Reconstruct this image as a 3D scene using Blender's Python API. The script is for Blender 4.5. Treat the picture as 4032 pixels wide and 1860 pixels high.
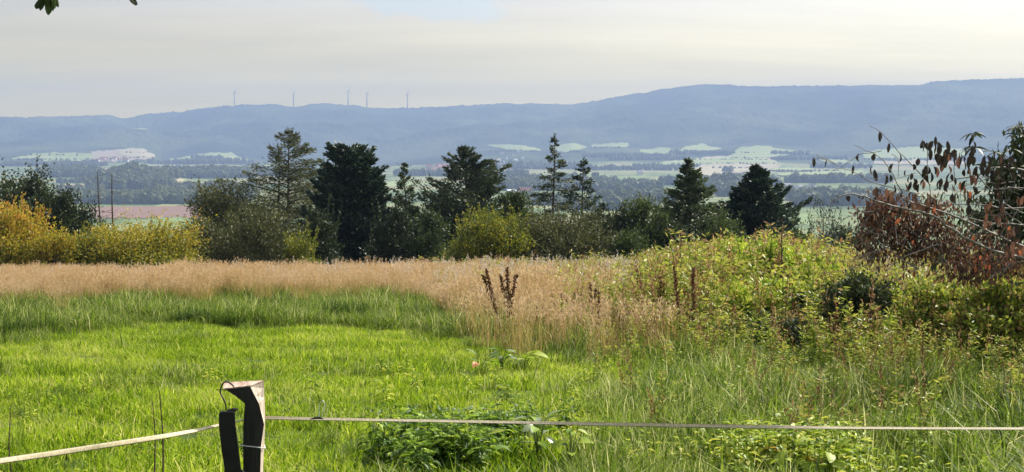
import bpy, math, numpy as np
from mathutils import Vector
R = math.radians
sc = bpy.context.scene
for o in list(bpy.data.objects): bpy.data.objects.remove(o)
C = sc.collection
# ------------------------------------------------------------------ camera, sky, sun, exposure
F = 5540.0                                   # focal length in photograph pixels
PITCH = math.atan(370 / F)
EYE = 1.7
cam_d = bpy.data.cameras.new('camera'); cam = bpy.data.objects.new('camera', cam_d); C.objects.link(cam)
cam.location = (0, 0, EYE); cam.rotation_euler = (R(90) - PITCH, 0, 0)
cam_d.sensor_width = 36; cam_d.lens = 36 * F / 4032
cam_d.clip_start = 0.1; cam_d.clip_end = 60000
sc.camera = cam
SUN_AZ, SUN_EL = R(46), R(40)
sun_vec = Vector((math.sin(SUN_AZ) * math.cos(SUN_EL), math.cos(SUN_AZ) * math.cos(SUN_EL), math.sin(SUN_EL)))
sd = bpy.data.lights.new('sun', 'SUN'); sd.energy = 5.0; sd.angle = R(0.6); sd.color = (1, .94, .84)
so = bpy.data.objects.new('sun', sd); C.objects.link(so); so.rotation_euler = sun_vec.to_track_quat('Z', 'Y').to_euler()
sc.view_settings.view_transform = 'Standard'; sc.view_settings.look = 'None'
sc.view_settings.exposure = 0.75; sc.view_settings.gamma = 1; sc.view_settings.use_curve_mapping = False
sc.render.engine = 'CYCLES'
sc.cycles.use_denoising = True
sc.cycles.max_bounces = 8; sc.cycles.diffuse_bounces = 3; sc.cycles.transmission_bounces = 4
sc.cycles.volume_bounces = 0; sc.cycles.transparent_max_bounces = 6
sc.cycles.caustics_reflective = False; sc.cycles.caustics_refractive = False

class NT:
    def __init__(s, tree): s.t = tree; s.n = tree.nodes; s.l = tree.links
    def new(s, typ, **k):
        n = s.n.new(typ)
        for a, b in k.items():
            if a.startswith('i_'):
                key = a[2:]; key = int(key) if key.isdigit() else key.replace('_', ' ')
                n.inputs[key].default_value = b
            else: setattr(n, a, b)
        return n
    def link(s, a, b): s.l.new(a, b)
    def math(s, op, a, b=None, clamp=False):
        n = s.n.new('ShaderNodeMath'); n.operation = op; n.use_clamp = clamp
        for i, v in enumerate((a, b)):
            if v is None: continue
            if isinstance(v, (int, float)): n.inputs[i].default_value = v
            else: s.l.new(v, n.inputs[i])
        return n.outputs[0]
    def ramp(s, fac, stops):
        n = s.n.new('ShaderNodeValToRGB'); e = n.color_ramp.elements
        while len(e) < len(stops): e.new(.5)
        for q, (p, c) in zip(e, stops):
            q.position = p; q.color = (*c, 1) if len(c) == 3 else c
        s.l.new(fac, n.inputs[0]); return n.outputs[0]
    def mix(s, fac, a, b):
        n = s.n.new('ShaderNodeMix'); n.data_type = 'RGBA'
        for i, v in ((0, fac), (6, a), (7, b)):
            if isinstance(v, (int, float)): n.inputs[i].default_value = v
            elif isinstance(v, tuple): n.inputs[i].default_value = (*v, 1)
            else: s.l.new(v, n.inputs[i])
        return n.outputs[2]

world = bpy.data.worlds.new('World'); sc.world = world; world.use_nodes = True
w = NT(world.node_tree); w.n.clear()
out = w.new('ShaderNodeOutputWorld'); bg = w.new('ShaderNodeBackground'); bg.inputs['Strength'].default_value = 0.1
w.link(bg.outputs[0], out.inputs[0])
sky = w.new('ShaderNodeTexSky'); sky.sky_type = 'NISHITA'; sky.sun_disc = False
sky.sun_elevation = SUN_EL; sky.sun_rotation = SUN_AZ; sky.altitude = 100; sky.dust_density = 1.5
tc = w.new('ShaderNodeTexCoord'); sp = w.new('ShaderNodeSeparateXYZ'); w.link(tc.outputs['Generated'], sp.inputs[0])
zc = w.math('MAXIMUM', sp.outputs[2], 0.0)
za = w.math('ADD', zc, 0.10)
cx = w.math('DIVIDE', sp.outputs[0], za); cy = w.math('DIVIDE', sp.outputs[1], za)
cb = w.new('ShaderNodeCombineXYZ'); w.link(cx, cb.inputs[0]); w.link(cy, cb.inputs[1])
mp = w.new('ShaderNodeMapping'); w.link(cb.outputs[0], mp.inputs[0]); mp.inputs['Scale'].default_value = (.55, 1.5, 1)
n1 = w.new('ShaderNodeTexNoise', i_Scale=0.9, i_Detail=8.0, i_Roughness=.6); w.link(mp.outputs[0], n1.inputs['Vector'])
# angle to the sun: the veil of cloud is brighter towards it
dt = w.new('ShaderNodeVectorMath', operation='DOT_PRODUCT'); w.link(tc.outputs['Generated'], dt.inputs[0]); dt.inputs[1].default_value = sun_vec
gl = w.math('POWER', w.math('MAXIMUM', dt.outputs['Value'], 0.0), 3.2)
elev = w.ramp(zc, [(0, (1.12, .78, .0)), (.05, (.72, .55, .12)), (.10, (.39, .365, .32)), (.3, (.30, .32, .36)), (1, (.17, .23, .36))])
nz1 = w.math('ADD', w.math('MULTIPLY', n1.outputs[0], 0.62), 0.68)
glc = w.new('ShaderNodeVectorMath', operation='SCALE'); glc.inputs[0].default_value = (1.85, 1.7, 1.3); w.link(gl, glc.inputs['Scale'])
sm = w.new('ShaderNodeVectorMath', operation='ADD'); w.link(elev, sm.inputs[0]); w.link(glc.outputs[0], sm.inputs[1])
cm = w.new('ShaderNodeVectorMath', operation='SCALE'); w.link(sm.outputs[0], cm.inputs[0]); w.link(w.math('MULTIPLY', nz1, 9.6), cm.inputs['Scale'])
# a gap in the veil, with billowed edges
hole = w.new('ShaderNodeVectorMath', operation='SUBTRACT'); w.link(tc.outputs['Generated'], hole.inputs[0]); 
hole.inputs[1].default_value = Vector(((1720 - 2016) / F, 1, 540 / F)).normalized()
hs = w.new('ShaderNodeVectorMath', operation='MULTIPLY'); w.link(hole.outputs[0], hs.inputs[0]); hs.inputs[1].default_value = (13, 13, 62)
hl = w.new('ShaderNodeVectorMath', operation='LENGTH'); w.link(hs.outputs[0], hl.inputs[0])
n2 = w.new('ShaderNodeTexNoise', i_Scale=26.0, i_Detail=6.0, i_Roughness=.6)
mp2 = w.new('ShaderNodeMapping'); w.link(tc.outputs['Generated'], mp2.inputs[0]); mp2.inputs['Scale'].default_value = (1, 1, 2.5); w.link(mp2.outputs[0], n2.inputs['Vector'])
hv = w.math('ADD', hl.outputs['Value'], w.math('MULTIPLY', w.math('SUBTRACT', n2.outputs[0], .5), 1.7))
hm = w.ramp(hv, [(.55, (.42, .42, .42)), (.8, (1, 1, 1))])
col = w.mix(w.math('MULTIPLY', hm, .95), sky.outputs[0], cm.outputs[0])
w.link(col, bg.inputs[0])

# ------------------------------------------------------------------ helpers
rng = np.random.default_rng(7)
cp, sp_ = math.cos(PITCH), math.sin(PITCH)
def ray(px, py):
    u, v = (px - 2016) / F, (py - 930) / F
    return np.array([u, cp - v * sp_, -sp_ - v * cp])
def at(px, py, Y):
    d = ray(px, py); return np.array([0, 0, EYE]) + d * (Y / d[1])
def tag(o, label=None, cat=None, group=None, kind=None):
    if label: o['label'] = label
    if cat: o['category'] = cat
    if group: o['group'] = group
    if kind: o['kind'] = kind
    return o
def empty(name, loc, label, cat, group=None, rz=0):
    o = bpy.data.objects.new(name, None); C.objects.link(o); o.location = loc; o.rotation_euler = (0, 0, rz)
    o.empty_display_size = .2
    return tag(o, label, cat, group)
def norm(a): return a / (np.linalg.norm(a, axis=-1, keepdims=True) + 1e-9)

class MB:
    """collects quads with a per-vertex tint and a material slot"""
    def __init__(s): s.V = []; s.Q = []; s.T = []; s.M = []; s.n = 0
    def add(s, V, Q, tint=.5, m=0):
        V = np.asarray(V, float).reshape(-1, 3); Q = np.asarray(Q, int).reshape(-1, 4)
        s.V.append(V); s.Q.append(Q + s.n); s.M.append(np.full(len(Q), m))
        s.T.append(np.full(len(V), tint) if np.isscalar(tint) else np.asarray(tint, float)); s.n += len(V)
        return s
    def leaves(s, P, D, L, W, tint=.5, m=0, up=None, fold=0.0):
        """diamond leaves: base P, direction D, length L, width W"""
        n = len(P); D = norm(D); r = rng.normal(size=(n, 3)) if up is None else np.broadcast_to(up, (n, 3)) + rng.normal(size=(n, 3)) * .25
        S = norm(np.cross(D, r)); L = np.broadcast_to(L, (n,))[:, None]; W = np.broadcast_to(W, (n,))[:, None]
        mid = P + D * L * .45
        V = np.stack([P, mid + S * W / 2, P + D * L, mid - S * W / 2], 1).reshape(-1, 3)
        Q = np.arange(4 * n).reshape(n, 4)
        t = np.repeat(np.broadcast_to(tint, (n,)), 4)
        return s.add(V, Q, t, m)
    def blades(s, P, H, lean, W, tint, m=0, top=.25):
        """grass blades: two-piece strips that bend along lean (n,3)"""
        n = len(P); a = rng.uniform(0, 6.28, n); S = np.stack([np.cos(a), np.sin(a), 0 * a], 1) * (W[:, None] / 2)
        up = np.zeros((n, 3)); up[:, 2] = 1
        H = H[:, None]
        p1 = P + up * H * .55 + lean * .3 * H; p2 = P + up * H * (1 - .28 * np.linalg.norm(lean, axis=1, keepdims=True)) + lean * H
        V = np.stack([P - S, P + S, p1 + S * .8, p1 - S * .8, p2 + S * top * .3, p2 - S * top * .3], 1).reshape(-1, 3)
        b = 6 * np.arange(n)[:, None]
        Q = np.concatenate([b + [0, 1, 2, 3], b + [3, 2, 4, 5]])
        tt = np.repeat(tint, 6)
        return s.add(V, Q, tt, m)
    def tube(s, pts, rad, k=5, tint=.5, m=0, cap=True):
        pts = np.asarray(pts, float); n = len(pts); rad = np.broadcast_to(rad, (n,)).astype(float)
        T = norm(np.gradient(pts, axis=0)); ref = np.array([0.31, .2, .93]) if abs(T[0][2]) < .9 else np.array([.9, .4, .1])
        A = norm(np.cross(T, ref)); B = np.cross(T, A); a = np.arange(k) * 2 * math.pi / k
        V = pts[:, None] + rad[:, None, None] * (np.cos(a)[None, :, None] * A[:, None] + np.sin(a)[None, :, None] * B[:, None])
        i = np.arange(n - 1)[:, None] * k; j = np.arange(k)[None]; j2 = (j + 1) % k
        Q = np.stack([i + j, i + j2, i + k + j2, i + k + j], -1).reshape(-1, 4)
        V = V.reshape(-1, 3)
        s.add(V, Q, tint, m)
        if cap and k >= 4:
            for base, rev in ((0, True), ((n - 1) * k, False)):
                ids = list(range(base, base + k))
                for q in range(1, k - 2, 1):
                    f = [ids[0], ids[q], ids[q + 1], ids[q + 2] if q + 2 < k and k == 4 else ids[q + 1]]
                    s.Q.append(np.array([f]) + s.n - len(V)); s.M.append(np.array([m]))
                    if k == 4: break
        return s
    def box(s, c, h, rz=0, tint=.5, m=0):
        X = np.array([[x, y, z] for z in (-1, 1) for x, y in ((-1, -1), (1, -1), (1, 1), (-1, 1))], float) * h
        ca, sa = math.cos(rz), math.sin(rz); X = np.stack([X[:, 0] * ca - X[:, 1] * sa, X[:, 0] * sa + X[:, 1] * ca, X[:, 2]], 1) + c
        return s.add(X, [[0, 3, 2, 1], [4, 5, 6, 7], [0, 1, 5, 4], [1, 2, 6, 5], [2, 3, 7, 6], [3, 0, 4, 7]], tint, m)
    def mesh(s, name, mats, smooth=False):
        V = np.concatenate(s.V); Q = np.concatenate(s.Q); T = np.concatenate(s.T); M = np.concatenate(s.M)
        me = bpy.data.meshes.new(name)
        tri = Q[:, 2] == Q[:, 3]
        if tri.any():
            fl = [tuple(q[:3]) if t else tuple(q) for q, t in zip(Q.tolist(), tri)]
            me.from_pydata(V.tolist(), [], fl)
        else:
            me.vertices.add(len(V)); me.vertices.foreach_set('co', V.ravel().astype(np.float32))
            me.loops.add(Q.size); me.loops.foreach_set('vertex_index', Q.ravel().astype(np.int32))
            me.polygons.add(len(Q)); me.polygons.foreach_set('loop_start', (np.arange(len(Q)) * 4).astype(np.int32))
            me.update(calc_edges=True)
        for mt in (mats if isinstance(mats, (list, tuple)) else [mats]): me.materials.append(mt)
        me.polygons.foreach_set('material_index', M.astype(np.int32))
        me.polygons.foreach_set('use_smooth', np.full(len(me.polygons), smooth))
        at_ = me.attributes.new('tint', 'FLOAT', 'POINT'); at_.data.foreach_set('value', T.astype(np.float32))
        me.update(); return me
    def build(s, name, mats, parent=None, smooth=False):
        o = bpy.data.objects.new(name, s.mesh(name, mats, smooth)); C.objects.link(o)
        if parent: o.parent = parent
        return o

def leafmat(name, stops, trans=.35, rough=.55, noise=None, spec=.3):
    """leaf or blade material: colour by the tint attribute, varied from plant to plant, light passing through"""
    m = bpy.data.materials.new(name); m.use_nodes = True; t = NT(m.node_tree); t.n.clear()
    o = t.new('ShaderNodeOutputMaterial'); b = t.new('ShaderNodeBsdfPrincipled', i_Roughness=rough)
    b.inputs['Specular IOR Level'].default_value = spec
    a = t.new('ShaderNodeAttribute', attribute_name='tint'); oi = t.new('ShaderNodeObjectInfo')
    f = t.math('ADD', a.outputs['Fac'], t.math('MULTIPLY', t.math('SUBTRACT', oi.outputs['Random'], .5), .22))
    if noise:
        ge = t.new('ShaderNodeNewGeometry'); nz = t.new('ShaderNodeTexNoise', i_Scale=noise[0], i_Detail=3.0)
        t.link(ge.outputs['Position'], nz.inputs['Vector'])
        f = t.math('ADD', f, t.math('MULTIPLY', t.math('SUBTRACT', nz.outputs[0], .5), noise[1]))
    c = t.ramp(f, stops); t.link(c, b.inputs['Base Color'])
    tr = t.new('ShaderNodeBsdfTranslucent'); t.link(c, tr.inputs[0])
    mx = t.new('ShaderNodeMixShader', i_0=trans); t.link(b.outputs[0], mx.inputs[1]); t.link(tr.outputs[0], mx.inputs[2])
    t.link(mx.outputs[0], o.inputs[0]); return m
def mat(name, c1, c2=None, scale=6, rough=.7, bump=.3, stretch=(1, 1, 1), detail=5, metal=0, coord='Object', bscale=None):
    m = bpy.data.materials.new(name); m.use_nodes = True; t = NT(m.node_tree); b = t.n['Principled BSDF']
    b.inputs['Roughness'].default_value = rough; b.inputs['Metallic'].default_value = metal; b.inputs['Specular IOR Level'].default_value = .3
    tcn = t.new('ShaderNodeTexCoord'); mpn = t.new('ShaderNodeMapping'); mpn.inputs['Scale'].default_value = stretch
    t.link(tcn.outputs[coord], mpn.inputs[0])
    nz = t.new('ShaderNodeTexNoise', i_Scale=scale, i_Detail=detail); t.link(mpn.outputs[0], nz.inputs['Vector'])
    cc = t.ramp(nz.outputs[0], [(.3, c1), (.7, c2 or c1)]); t.link(cc, b.inputs['Base Color'])
    if bump:
        bp = t.new('ShaderNodeBump', i_Strength=bump, i_Distance=.01 if bscale is None else bscale); t.link(nz.outputs[0], bp.inputs['Height']); t.link(bp.outputs[0], b.inputs['Normal'])
    return m

# scatter: one object of kind stuff, its clumps instanced on its points
def variants(name, meshes):
    col_ = bpy.data.collections.new(name + '_variants')
    for i, me in enumerate(meshes):
        col_.objects.link(bpy.data.objects.new('%s_%02d' % (name, i), me))
    return col_
def scatter(name, P, rz, scale, idx, col_, label=None, cat=None, parent=None, tilt=None):
    me = bpy.data.meshes.new(name); n = len(P); me.vertices.add(n); me.vertices.foreach_set('co', np.asarray(P, np.float32).ravel())
    rot = np.zeros((n, 3), np.float32); rot[:, 2] = rz
    if tilt is not None: rot[:, :2] = tilt
    a = me.attributes.new('rot', 'FLOAT_VECTOR', 'POINT'); a.data.foreach_set('vector', rot.ravel())
    sc_ = np.asarray(scale, np.float32); sc_ = np.repeat(sc_[:, None], 3, 1) if sc_.ndim == 1 else sc_
    a = me.attributes.new('scl', 'FLOAT_VECTOR', 'POINT'); a.data.foreach_set('vector', np.ascontiguousarray(sc_).ravel())
    a = me.attributes.new('pick', 'INT', 'POINT'); a.data.foreach_set('value', np.asarray(idx, np.int32))
    o = bpy.data.objects.new(name, me); C.objects.link(o)
    g = bpy.data.node_groups.new(name + '_scatter', 'GeometryNodeTree')
    g.interface.new_socket('Geometry', in_out='INPUT', socket_type='NodeSocketGeometry')
    g.interface.new_socket('Geometry', in_out='OUTPUT', socket_type='NodeSocketGeometry')
    t = NT(g); gi = t.new('NodeGroupInput'); go = t.new('NodeGroupOutput')
    ip = t.new('GeometryNodeInstanceOnPoints'); ci = t.new('GeometryNodeCollectionInfo')
    ci.inputs['Collection'].default_value = col_; ci.inputs['Separate Children'].default_value = True; ci.inputs['Reset Children'].default_value = True
    ip.inputs['Pick Instance'].default_value = True
    def na(nm, ty):
        x = t.new('GeometryNodeInputNamedAttribute'); x.data_type = ty; x.inputs['Name'].default_value = nm
        return [q for q in x.outputs if q.enabled and q.name == 'Attribute'][0]
    t.link(gi.outputs[0], ip.inputs['Points']); t.link(ci.outputs[0], ip.inputs['Instance'])
    t.link(na('pick', 'INT'), ip.inputs['Instance Index']); t.link(na('scl', 'FLOAT_VECTOR'), ip.inputs['Scale'])
    r = t.new('FunctionNodeEulerToRotation'); t.link(na('rot', 'FLOAT_VECTOR'), r.inputs[0]); t.link(r.outputs[0], ip.inputs['Rotation'])
    t.link(ip.outputs[0], go.inputs[0])
    mod = o.modifiers.new('scatter', 'NODES'); mod.node_group = g
    if parent: o.parent = parent
    return tag(o, label, cat, kind='stuff')

# ------------------------------------------------------------------ the lie of the land
_ph = np.random.default_rng(3).uniform(0, 6.28, (40, 3))
def wob(x, y, scale, octs=4, seed=0):
    r = 0; a = 1; k = 1 / scale; tot = 0
    for i in range(octs):
        p = _ph[(seed * 5 + i) % 40]
        r = r + a * (np.sin(x * k * 1.3 + p[0] + 1.7 * np.sin(y * k * .7 + p[1])) * np.sin(y * k * 1.1 + p[2] + 1.3 * np.sin(x * k * .9 + p[1])))
        tot += a; a *= .55; k *= 2.03
    return r / tot
def sst(a, b, x): t = np.clip((x - a) / (b - a), 0, 1); return t * t * (3 - 2 * t)
SKYLINE = np.array([(-2500, 480), (-600, 490), (0, 470), (80, 472), (200, 465), (400, 463), (500, 473), (545, 463), (580, 455), (640, 449), (720, 446), (800, 431), (900, 422), (1000, 416), (1080, 414), (1150, 423), (1190, 421),
    (1230, 411), (1290, 410), (1370, 414), (1440, 424), (1500, 430), (1600, 428), (1700, 422), (1850, 416), (1950, 411), (2100, 411), (2250, 416), (2330, 402), (2450, 380), (2550, 365), (2650, 350), (2740, 338), (2860, 338),
    (2950, 346), (3100, 346), (3400, 345), (3620, 345), (3680, 333), (3750, 330), (4032, 326), (4700, 330), (6500, 380)], float)
FOOT = np.array([(-2500, 600), (0, 600), (100, 590), (330, 588), (480, 580), (560, 584), (640, 622), (760, 606), (860, 598), (960, 616), (1100, 640), (1500, 640), (1900, 588), (2060, 568), (2130, 590), (2250, 557),
    (2330, 580), (2450, 568), (2560, 585), (2700, 565), (2830, 580), (2950, 562), (3100, 575), (3300, 590), (3600, 566), (4032, 580), (6500, 590)], float)
RIDGE_D, FOOT_D0, FOOT_D1 = 8800.0, 4300.0, 6500.0
def land(x, y):
    x = np.asarray(x, float); y = np.asarray(y, float); d = np.hypot(x, y)
    px = 2016 + F * x / np.maximum(np.abs(y), 1e-3)
    px = np.where(y <= 0, np.where(x > 0, 6500, -2500), np.clip(px, -2500, 6500))
    yy = np.maximum(y, -40)
    z = -.07 * np.minimum(yy, 50) 
    q = np.clip(yy - 50, 0, None)
    near = z - .15 * q * 1.0
    vall = -84 + 4 * wob(x, y, 420, 3, 1)
    k = sst(350, 650, yy)
    z = np.where(yy > 50, near, z)
    z = np.maximum(z, -90) * (1 - k) + vall * k
    z = z + .045 * wob(x, y, 1.1, 3, 2) * sst(2, 6, d) + .05 * wob(x, y, 4.5, 2, 3)
    # wooded knolls in the valley
    for bx, bd, bh, bw, bl in KNOLLS:
        cx_ = bd * (bx - 2016) / F
        z = z + bh * np.exp(-((x - cx_) / bw) ** 2 - ((y - bd) / bl) ** 2)
    fz = EYE + (560 - np.interp(px, FOOT[:, 0], FOOT[:, 1])) / F * FOOT_D1
    z = z + sst(FOOT_D0, FOOT_D1, d) * (fz - vall) * (d > FOOT_D0)
    sz = EYE + (560 - np.interp(px, SKYLINE[:, 0], SKYLINE[:, 1])) / F * RIDGE_D
    t = np.clip((d - FOOT_D1) / (RIDGE_D - FOOT_D1), 0, 1)
    spur = wob(x, y, 330, 4, 4)
    rise = t ** .85 * (sz - fz) + 62 * spur * np.sin(math.pi * t) ** .8
    z = z + rise * (y > 0) * (d > FOOT_D1)
    z = z - np.clip(d - RIDGE_D, 0, None) * .16 * (y > 0)
    return z
KNOLLS = [(520, 2750, 26, 75, 120), (640, 2900, 12, 90, 120), (860, 3300, 14, 150, 150), (280, 3400, 12, 160, 160), (2870, 2500, 14, 45, 90), (2500, 3000, 8, 120, 150)]
def hit(px, py, d0=60):
    """where the line of sight through this pixel meets the land"""
    r = ray(px, py); ds = np.concatenate([np.arange(d0, 900, 3), np.arange(900, 9000, 12)])
    P = r[None] * (ds / r[1])[:, None]; z = P[:, 2] + EYE; g = land(P[:, 0], P[:, 1])
    i = np.argmax(z < g)
    if i == 0: i = len(ds) - 1
    return np.array([P[i, 0], P[i, 1], g[i]])
def gz(x, y): return float(land(x, y))

def landmesh(name, ds, az, mats, fuzz=None):
    A, D = np.meshgrid(az, ds); X = D * np.sin(A); Y = D * np.cos(A); Z = land(X, Y)
    if fuzz is not None: Z = Z + fuzz(X, Y, D)
    nd, na_ = A.shape; b = MB(); i, j = np.meshgrid(np.arange(nd - 1), np.arange(na_ - 1), indexing='ij'); i = i.ravel(); j = j.ravel()
    Q = np.stack([i * na_ + j, i * na_ + j + 1, (i + 1) * na_ + j + 1, (i + 1) * na_ + j], 1)[:, ::-1]
    b.add(np.stack([X, Y, Z], -1).reshape(-1, 3), Q); o = b.build(name, mats, smooth=True)
    return tag(o, kind='structure')

# ground material: turf near by, broad fields of grass and stubble far off
gm = bpy.data.materials.new('turf'); gm.use_nodes = True; t = NT(gm.node_tree); b = t.n['Principled BSDF']; b.inputs['Roughness'].default_value = .9; b.inputs['Specular IOR Level'].default_value = .1
ge = t.new('ShaderNodeNewGeometry')
nA = t.new('ShaderNodeTexNoise', i_Scale=.9, i_Detail=6.0); t.link(ge.outputs['Position'], nA.inputs['Vector'])
nB = t.new('ShaderNodeTexNoise', i_Scale=.005, i_Detail=4.0); t.link(ge.outputs['Position'], nB.inputs['Vector'])
near_c = t.ramp(nA.outputs[0], [(.3, (.03, .05, .012)), (.7, (.075, .11, .022))])
far_c = t.ramp(nB.outputs[0], [(.35, (.06, .09, .03)), (.48, (.12, .17, .05)), (.55, (.20, .22, .09)), (.65, (.26, .23, .12))])
sx = t.new('ShaderNodeSeparateXYZ'); t.link(ge.outputs['Position'], sx.inputs[0])
mk = t.new('ShaderNodeMapRange', i_1=60.0, i_2=500.0); t.link(sx.outputs[1], mk.inputs[0])
t.link(t.mix(mk.outputs[0], near_c, far_c), b.inputs['Base Color'])
az_in = np.radians(np.arange(-24, 24.01, .15)); az_out = np.radians(np.concatenate([np.arange(-180, -24, 3), az_in * 0])) 
az = np.unique(np.concatenate([np.radians(np.arange(-180, -24, 3.0)), az_in, np.radians(np.arange(27, 180.1, 3.0))]))
ground = landmesh('ground', np.concatenate([[.02], np.geomspace(.6, 60, 110), np.geomspace(61, 5000, 170)[1:]]), az, gm)

hm_ = bpy.data.materials.new('hill_forest'); hm_.use_nodes = True; t = NT(hm_.node_tree); b = t.n['Principled BSDF']; b.inputs['Roughness'].default_value = .95; b.inputs['Specular IOR Level'].default_value = .05
ge = t.new('ShaderNodeNewGeometry')
nA = t.new('ShaderNodeTexNoise', i_Scale=.002, i_Detail=9.0, i_Roughness=.6); t.link(ge.outputs['Position'], nA.inputs['Vector'])
t.link(t.ramp(nA.outputs[0], [(.38, (.012, .024, .012)), (.5, (.04, .065, .022)), (.62, (.09, .115, .04))]), b.inputs['Base Color'])
nC = t.new('ShaderNodeTexNoise', i_Scale=.05, i_Detail=4.0); t.link(ge.outputs['Position'], nC.inputs['Vector'])
bp = t.new('ShaderNodeBump', i_Strength=1.0, i_Distance=12.0); t.link(nC.outputs[0], bp.inputs['Height']); t.link(bp.outputs[0], b.inputs['Normal'])
az2 = np.unique(np.concatenate([np.radians(np.arange(-180, -24, 3.0)), np.radians(np.arange(-24, 24.01, .075)), np.radians(np.arange(27, 180.1, 3.0))]))
fr = np.random.default_rng(5)
def fuzz(X, Y, D):
    k = sst(6400, 7000, D)
    return k * (fr.uniform(-1, 1, X.shape) ** 3 * 7 + 6 * wob(X, Y, 55, 3, 6))
hills = landmesh('hills', np.concatenate([np.linspace(5000, 6500, 22), np.linspace(6520, 8700, 70), np.linspace(8720, 9000, 18), np.linspace(9050, 9700, 6)]), az2, hm_, fuzz)

# ------------------------------------------------------------------ fields in the valley and on the foothills
def fieldmat(name, c1, c2, sx=.004, sy=.02): return mat(name, c1, c2, scale=1, rough=.95, bump=0, stretch=(sx, sy, .01))
FM = {'green': fieldmat('pasture', (.11, .18, .045), (.17, .24, .07)), 'pale': fieldmat('cut_meadow', (.19, .25, .075), (.29, .33, .12)), 'beige': fieldmat('stubble', (.30, .26, .16), (.40, .35, .22)),
      'pink': fieldmat('ploughed_earth', (.16, .088, .06), (.21, .12, .085)), 'rose': fieldmat('dry_earth', (.28, .22, .17), (.36, .29, .22))}
def field(kind, xs, top, bot, lift=.45, nseg=5):
    """a field between an upper and a lower edge, each given as heights along xs, laid on the land"""
    X = np.linspace(xs[0], xs[-1], max(6, int((xs[-1] - xs[0]) / 14))); T = np.interp(X, xs, top); B = np.interp(X, xs, bot); kx = np.clip((T[:] * 0 + (B - T)) * .13, 0, 2.6); T = T + kx * (np.sin(X * .071 + T) + np.sin(X * .19 + B)) * (1 if kind in ('pale', 'rose', 'beige') else .3); B = B + kx * np.sin(X * .11 + 2)
    rows = [[hit(x, b_ + (a - b_) * k / nseg, 900) for x, a, b_ in zip(X, T, B)] for k in range(nseg + 1)]
    V = np.array(rows); V[:, :, 2] += lift; n = len(X); m = MB(); i, j = np.meshgrid(np.arange(nseg), np.arange(n - 1), indexing='ij'); i = i.ravel(); j = j.ravel()
    m.add(V.reshape(-1, 3), np.stack([i * n + j, i * n + j + 1, (i + 1) * n + j + 1, (i + 1) * n + j], 1))
    return tag(m.build('field', FM[kind], smooth=True), kind='structure')
L_ = 'field'
field('pink', [355, 500, 740, 800], [816, 815, 812, 812], [862, 862, 858, 858])
field('green', [600, 700, 800], [862, 860, 860], [905, 905, 905])
field('pale', [610, 660, 735, 790], [812, 804, 796, 795], [814, 813, 811, 811])
field('beige', [225, 300, 372], [727, 727, 728], [743, 746, 736])
field('green', [225, 300, 355], [706, 705, 706], [715, 716, 714])
field('beige', [645, 725], [706, 708], [714, 718])
field('beige', [400, 490], [662, 661], [669, 668])
field('pale', [505, 540, 585], [513, 517, 519], [515, 521, 523], 14)
field('pale', [40, 100, 180, 260], [628, 616, 604, 606], [632, 628, 625, 622], 2.5)
field('pale', [170, 240, 320, 400], [612, 608, 606, 612], [640, 642, 640, 638], 2.5)
field('rose', [360, 430, 520, 600], [602, 592, 588, 606], [640, 642, 634, 628], 2.5)
field('beige', [470, 520, 560, 610], [592, 588, 590, 612], [618, 622, 626, 624], 4)
field('pale', [640, 700, 780], [634, 624, 614], [640, 634, 628], 2.5)
field('pale', [780, 850, 910, 975], [606, 602, 606, 632], [622, 628, 636, 642], 2.5)
field('beige', [470, 640, 900], [655, 652, 655], [660, 656, 659], 2.5)
field('pale', [1920, 2000, 2060, 2130], [573, 572, 576, 590], [577, 592, 598, 596], 3)
field('pale', [2170, 2230, 2260, 2310], [586, 568, 566, 580], [600, 602, 596, 586], 3)
field('pale', [2330, 2400, 2475], [570, 568, 566], [582, 584, 582], 3)
field('green', [2350, 2400], [690, 690], [716, 712]); field('pale', [2310, 2352], [690, 690], [715, 716])
field('green', [2415, 2450, 2520, 2545], [695, 695, 694, 692], [712, 728, 738, 700])
field('green', [2020, 2090], [708, 702], [714, 716]); field('beige', [2100, 2240], [640, 638], [644, 642])
field('beige', [2360, 2420, 2520], [763, 764, 768], [776, 778, 776]); field('green', [2010, 2110], [768, 766], [792, 792])
field('pale', [2520, 2580, 2640], [590, 586, 585], [602, 614, 606], 3)
field('pale', [2650, 2700, 2760, 2840], [612, 578, 570, 588], [614, 600, 598, 592], 3)
field('pale', [2540, 2650, 2760, 2900, 2960], [652, 640, 626, 622, 622], [656, 652, 646, 638, 630], 3)
field('pale', [2880, 2920, 3000, 3060, 3200], [604, 580, 574, 588, 604], [618, 612, 606, 604, 606], 3)
field('beige', [2740, 2840, 2960, 3060], [630, 616, 612, 640], [642, 636, 650, 654], 3.5)
field('rose', [2780, 2860, 2960], [684, 660, 652], [700, 690, 682], 3)
field('beige', [2760, 2900, 3050, 3080], [650, 648, 650, 654], [664, 682, 672, 656], 3.2)
field('pale', [2560, 2640, 2700, 2800, 2900, 2990, 3040, 3080], [650, 640, 632, 626, 620, 626, 640, 652], [658, 656, 654, 652, 650, 648, 648, 656], 4)
field('beige', [2730, 2800, 2900, 3000, 3060], [662, 654, 648, 648, 650], [700, 696, 684, 676, 662], 4)
field('pale', [2880, 2960, 3050, 3120], [602, 590, 590, 606], [628, 630, 624, 612], 4)
field('pale', [3040, 3140, 3200], [668, 664, 668], [676, 678, 674], 4)
field('pale', [3060, 3180, 3330, 3400], [688, 680, 672, 676], [694, 702, 700, 690], 3)
field('pale', [3190, 3300, 3420], [618, 632, 650], [628, 650, 666], 3)
field('pale', [3400, 3500, 3600, 3800], [604, 588, 580, 590], [626, 630, 632, 618], 3)
field('beige', [3440, 3600, 3800], [640, 634, 640], [650, 652, 654], 3)
field('green', [3080, 3200], [846, 842], [880, 890])
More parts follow.
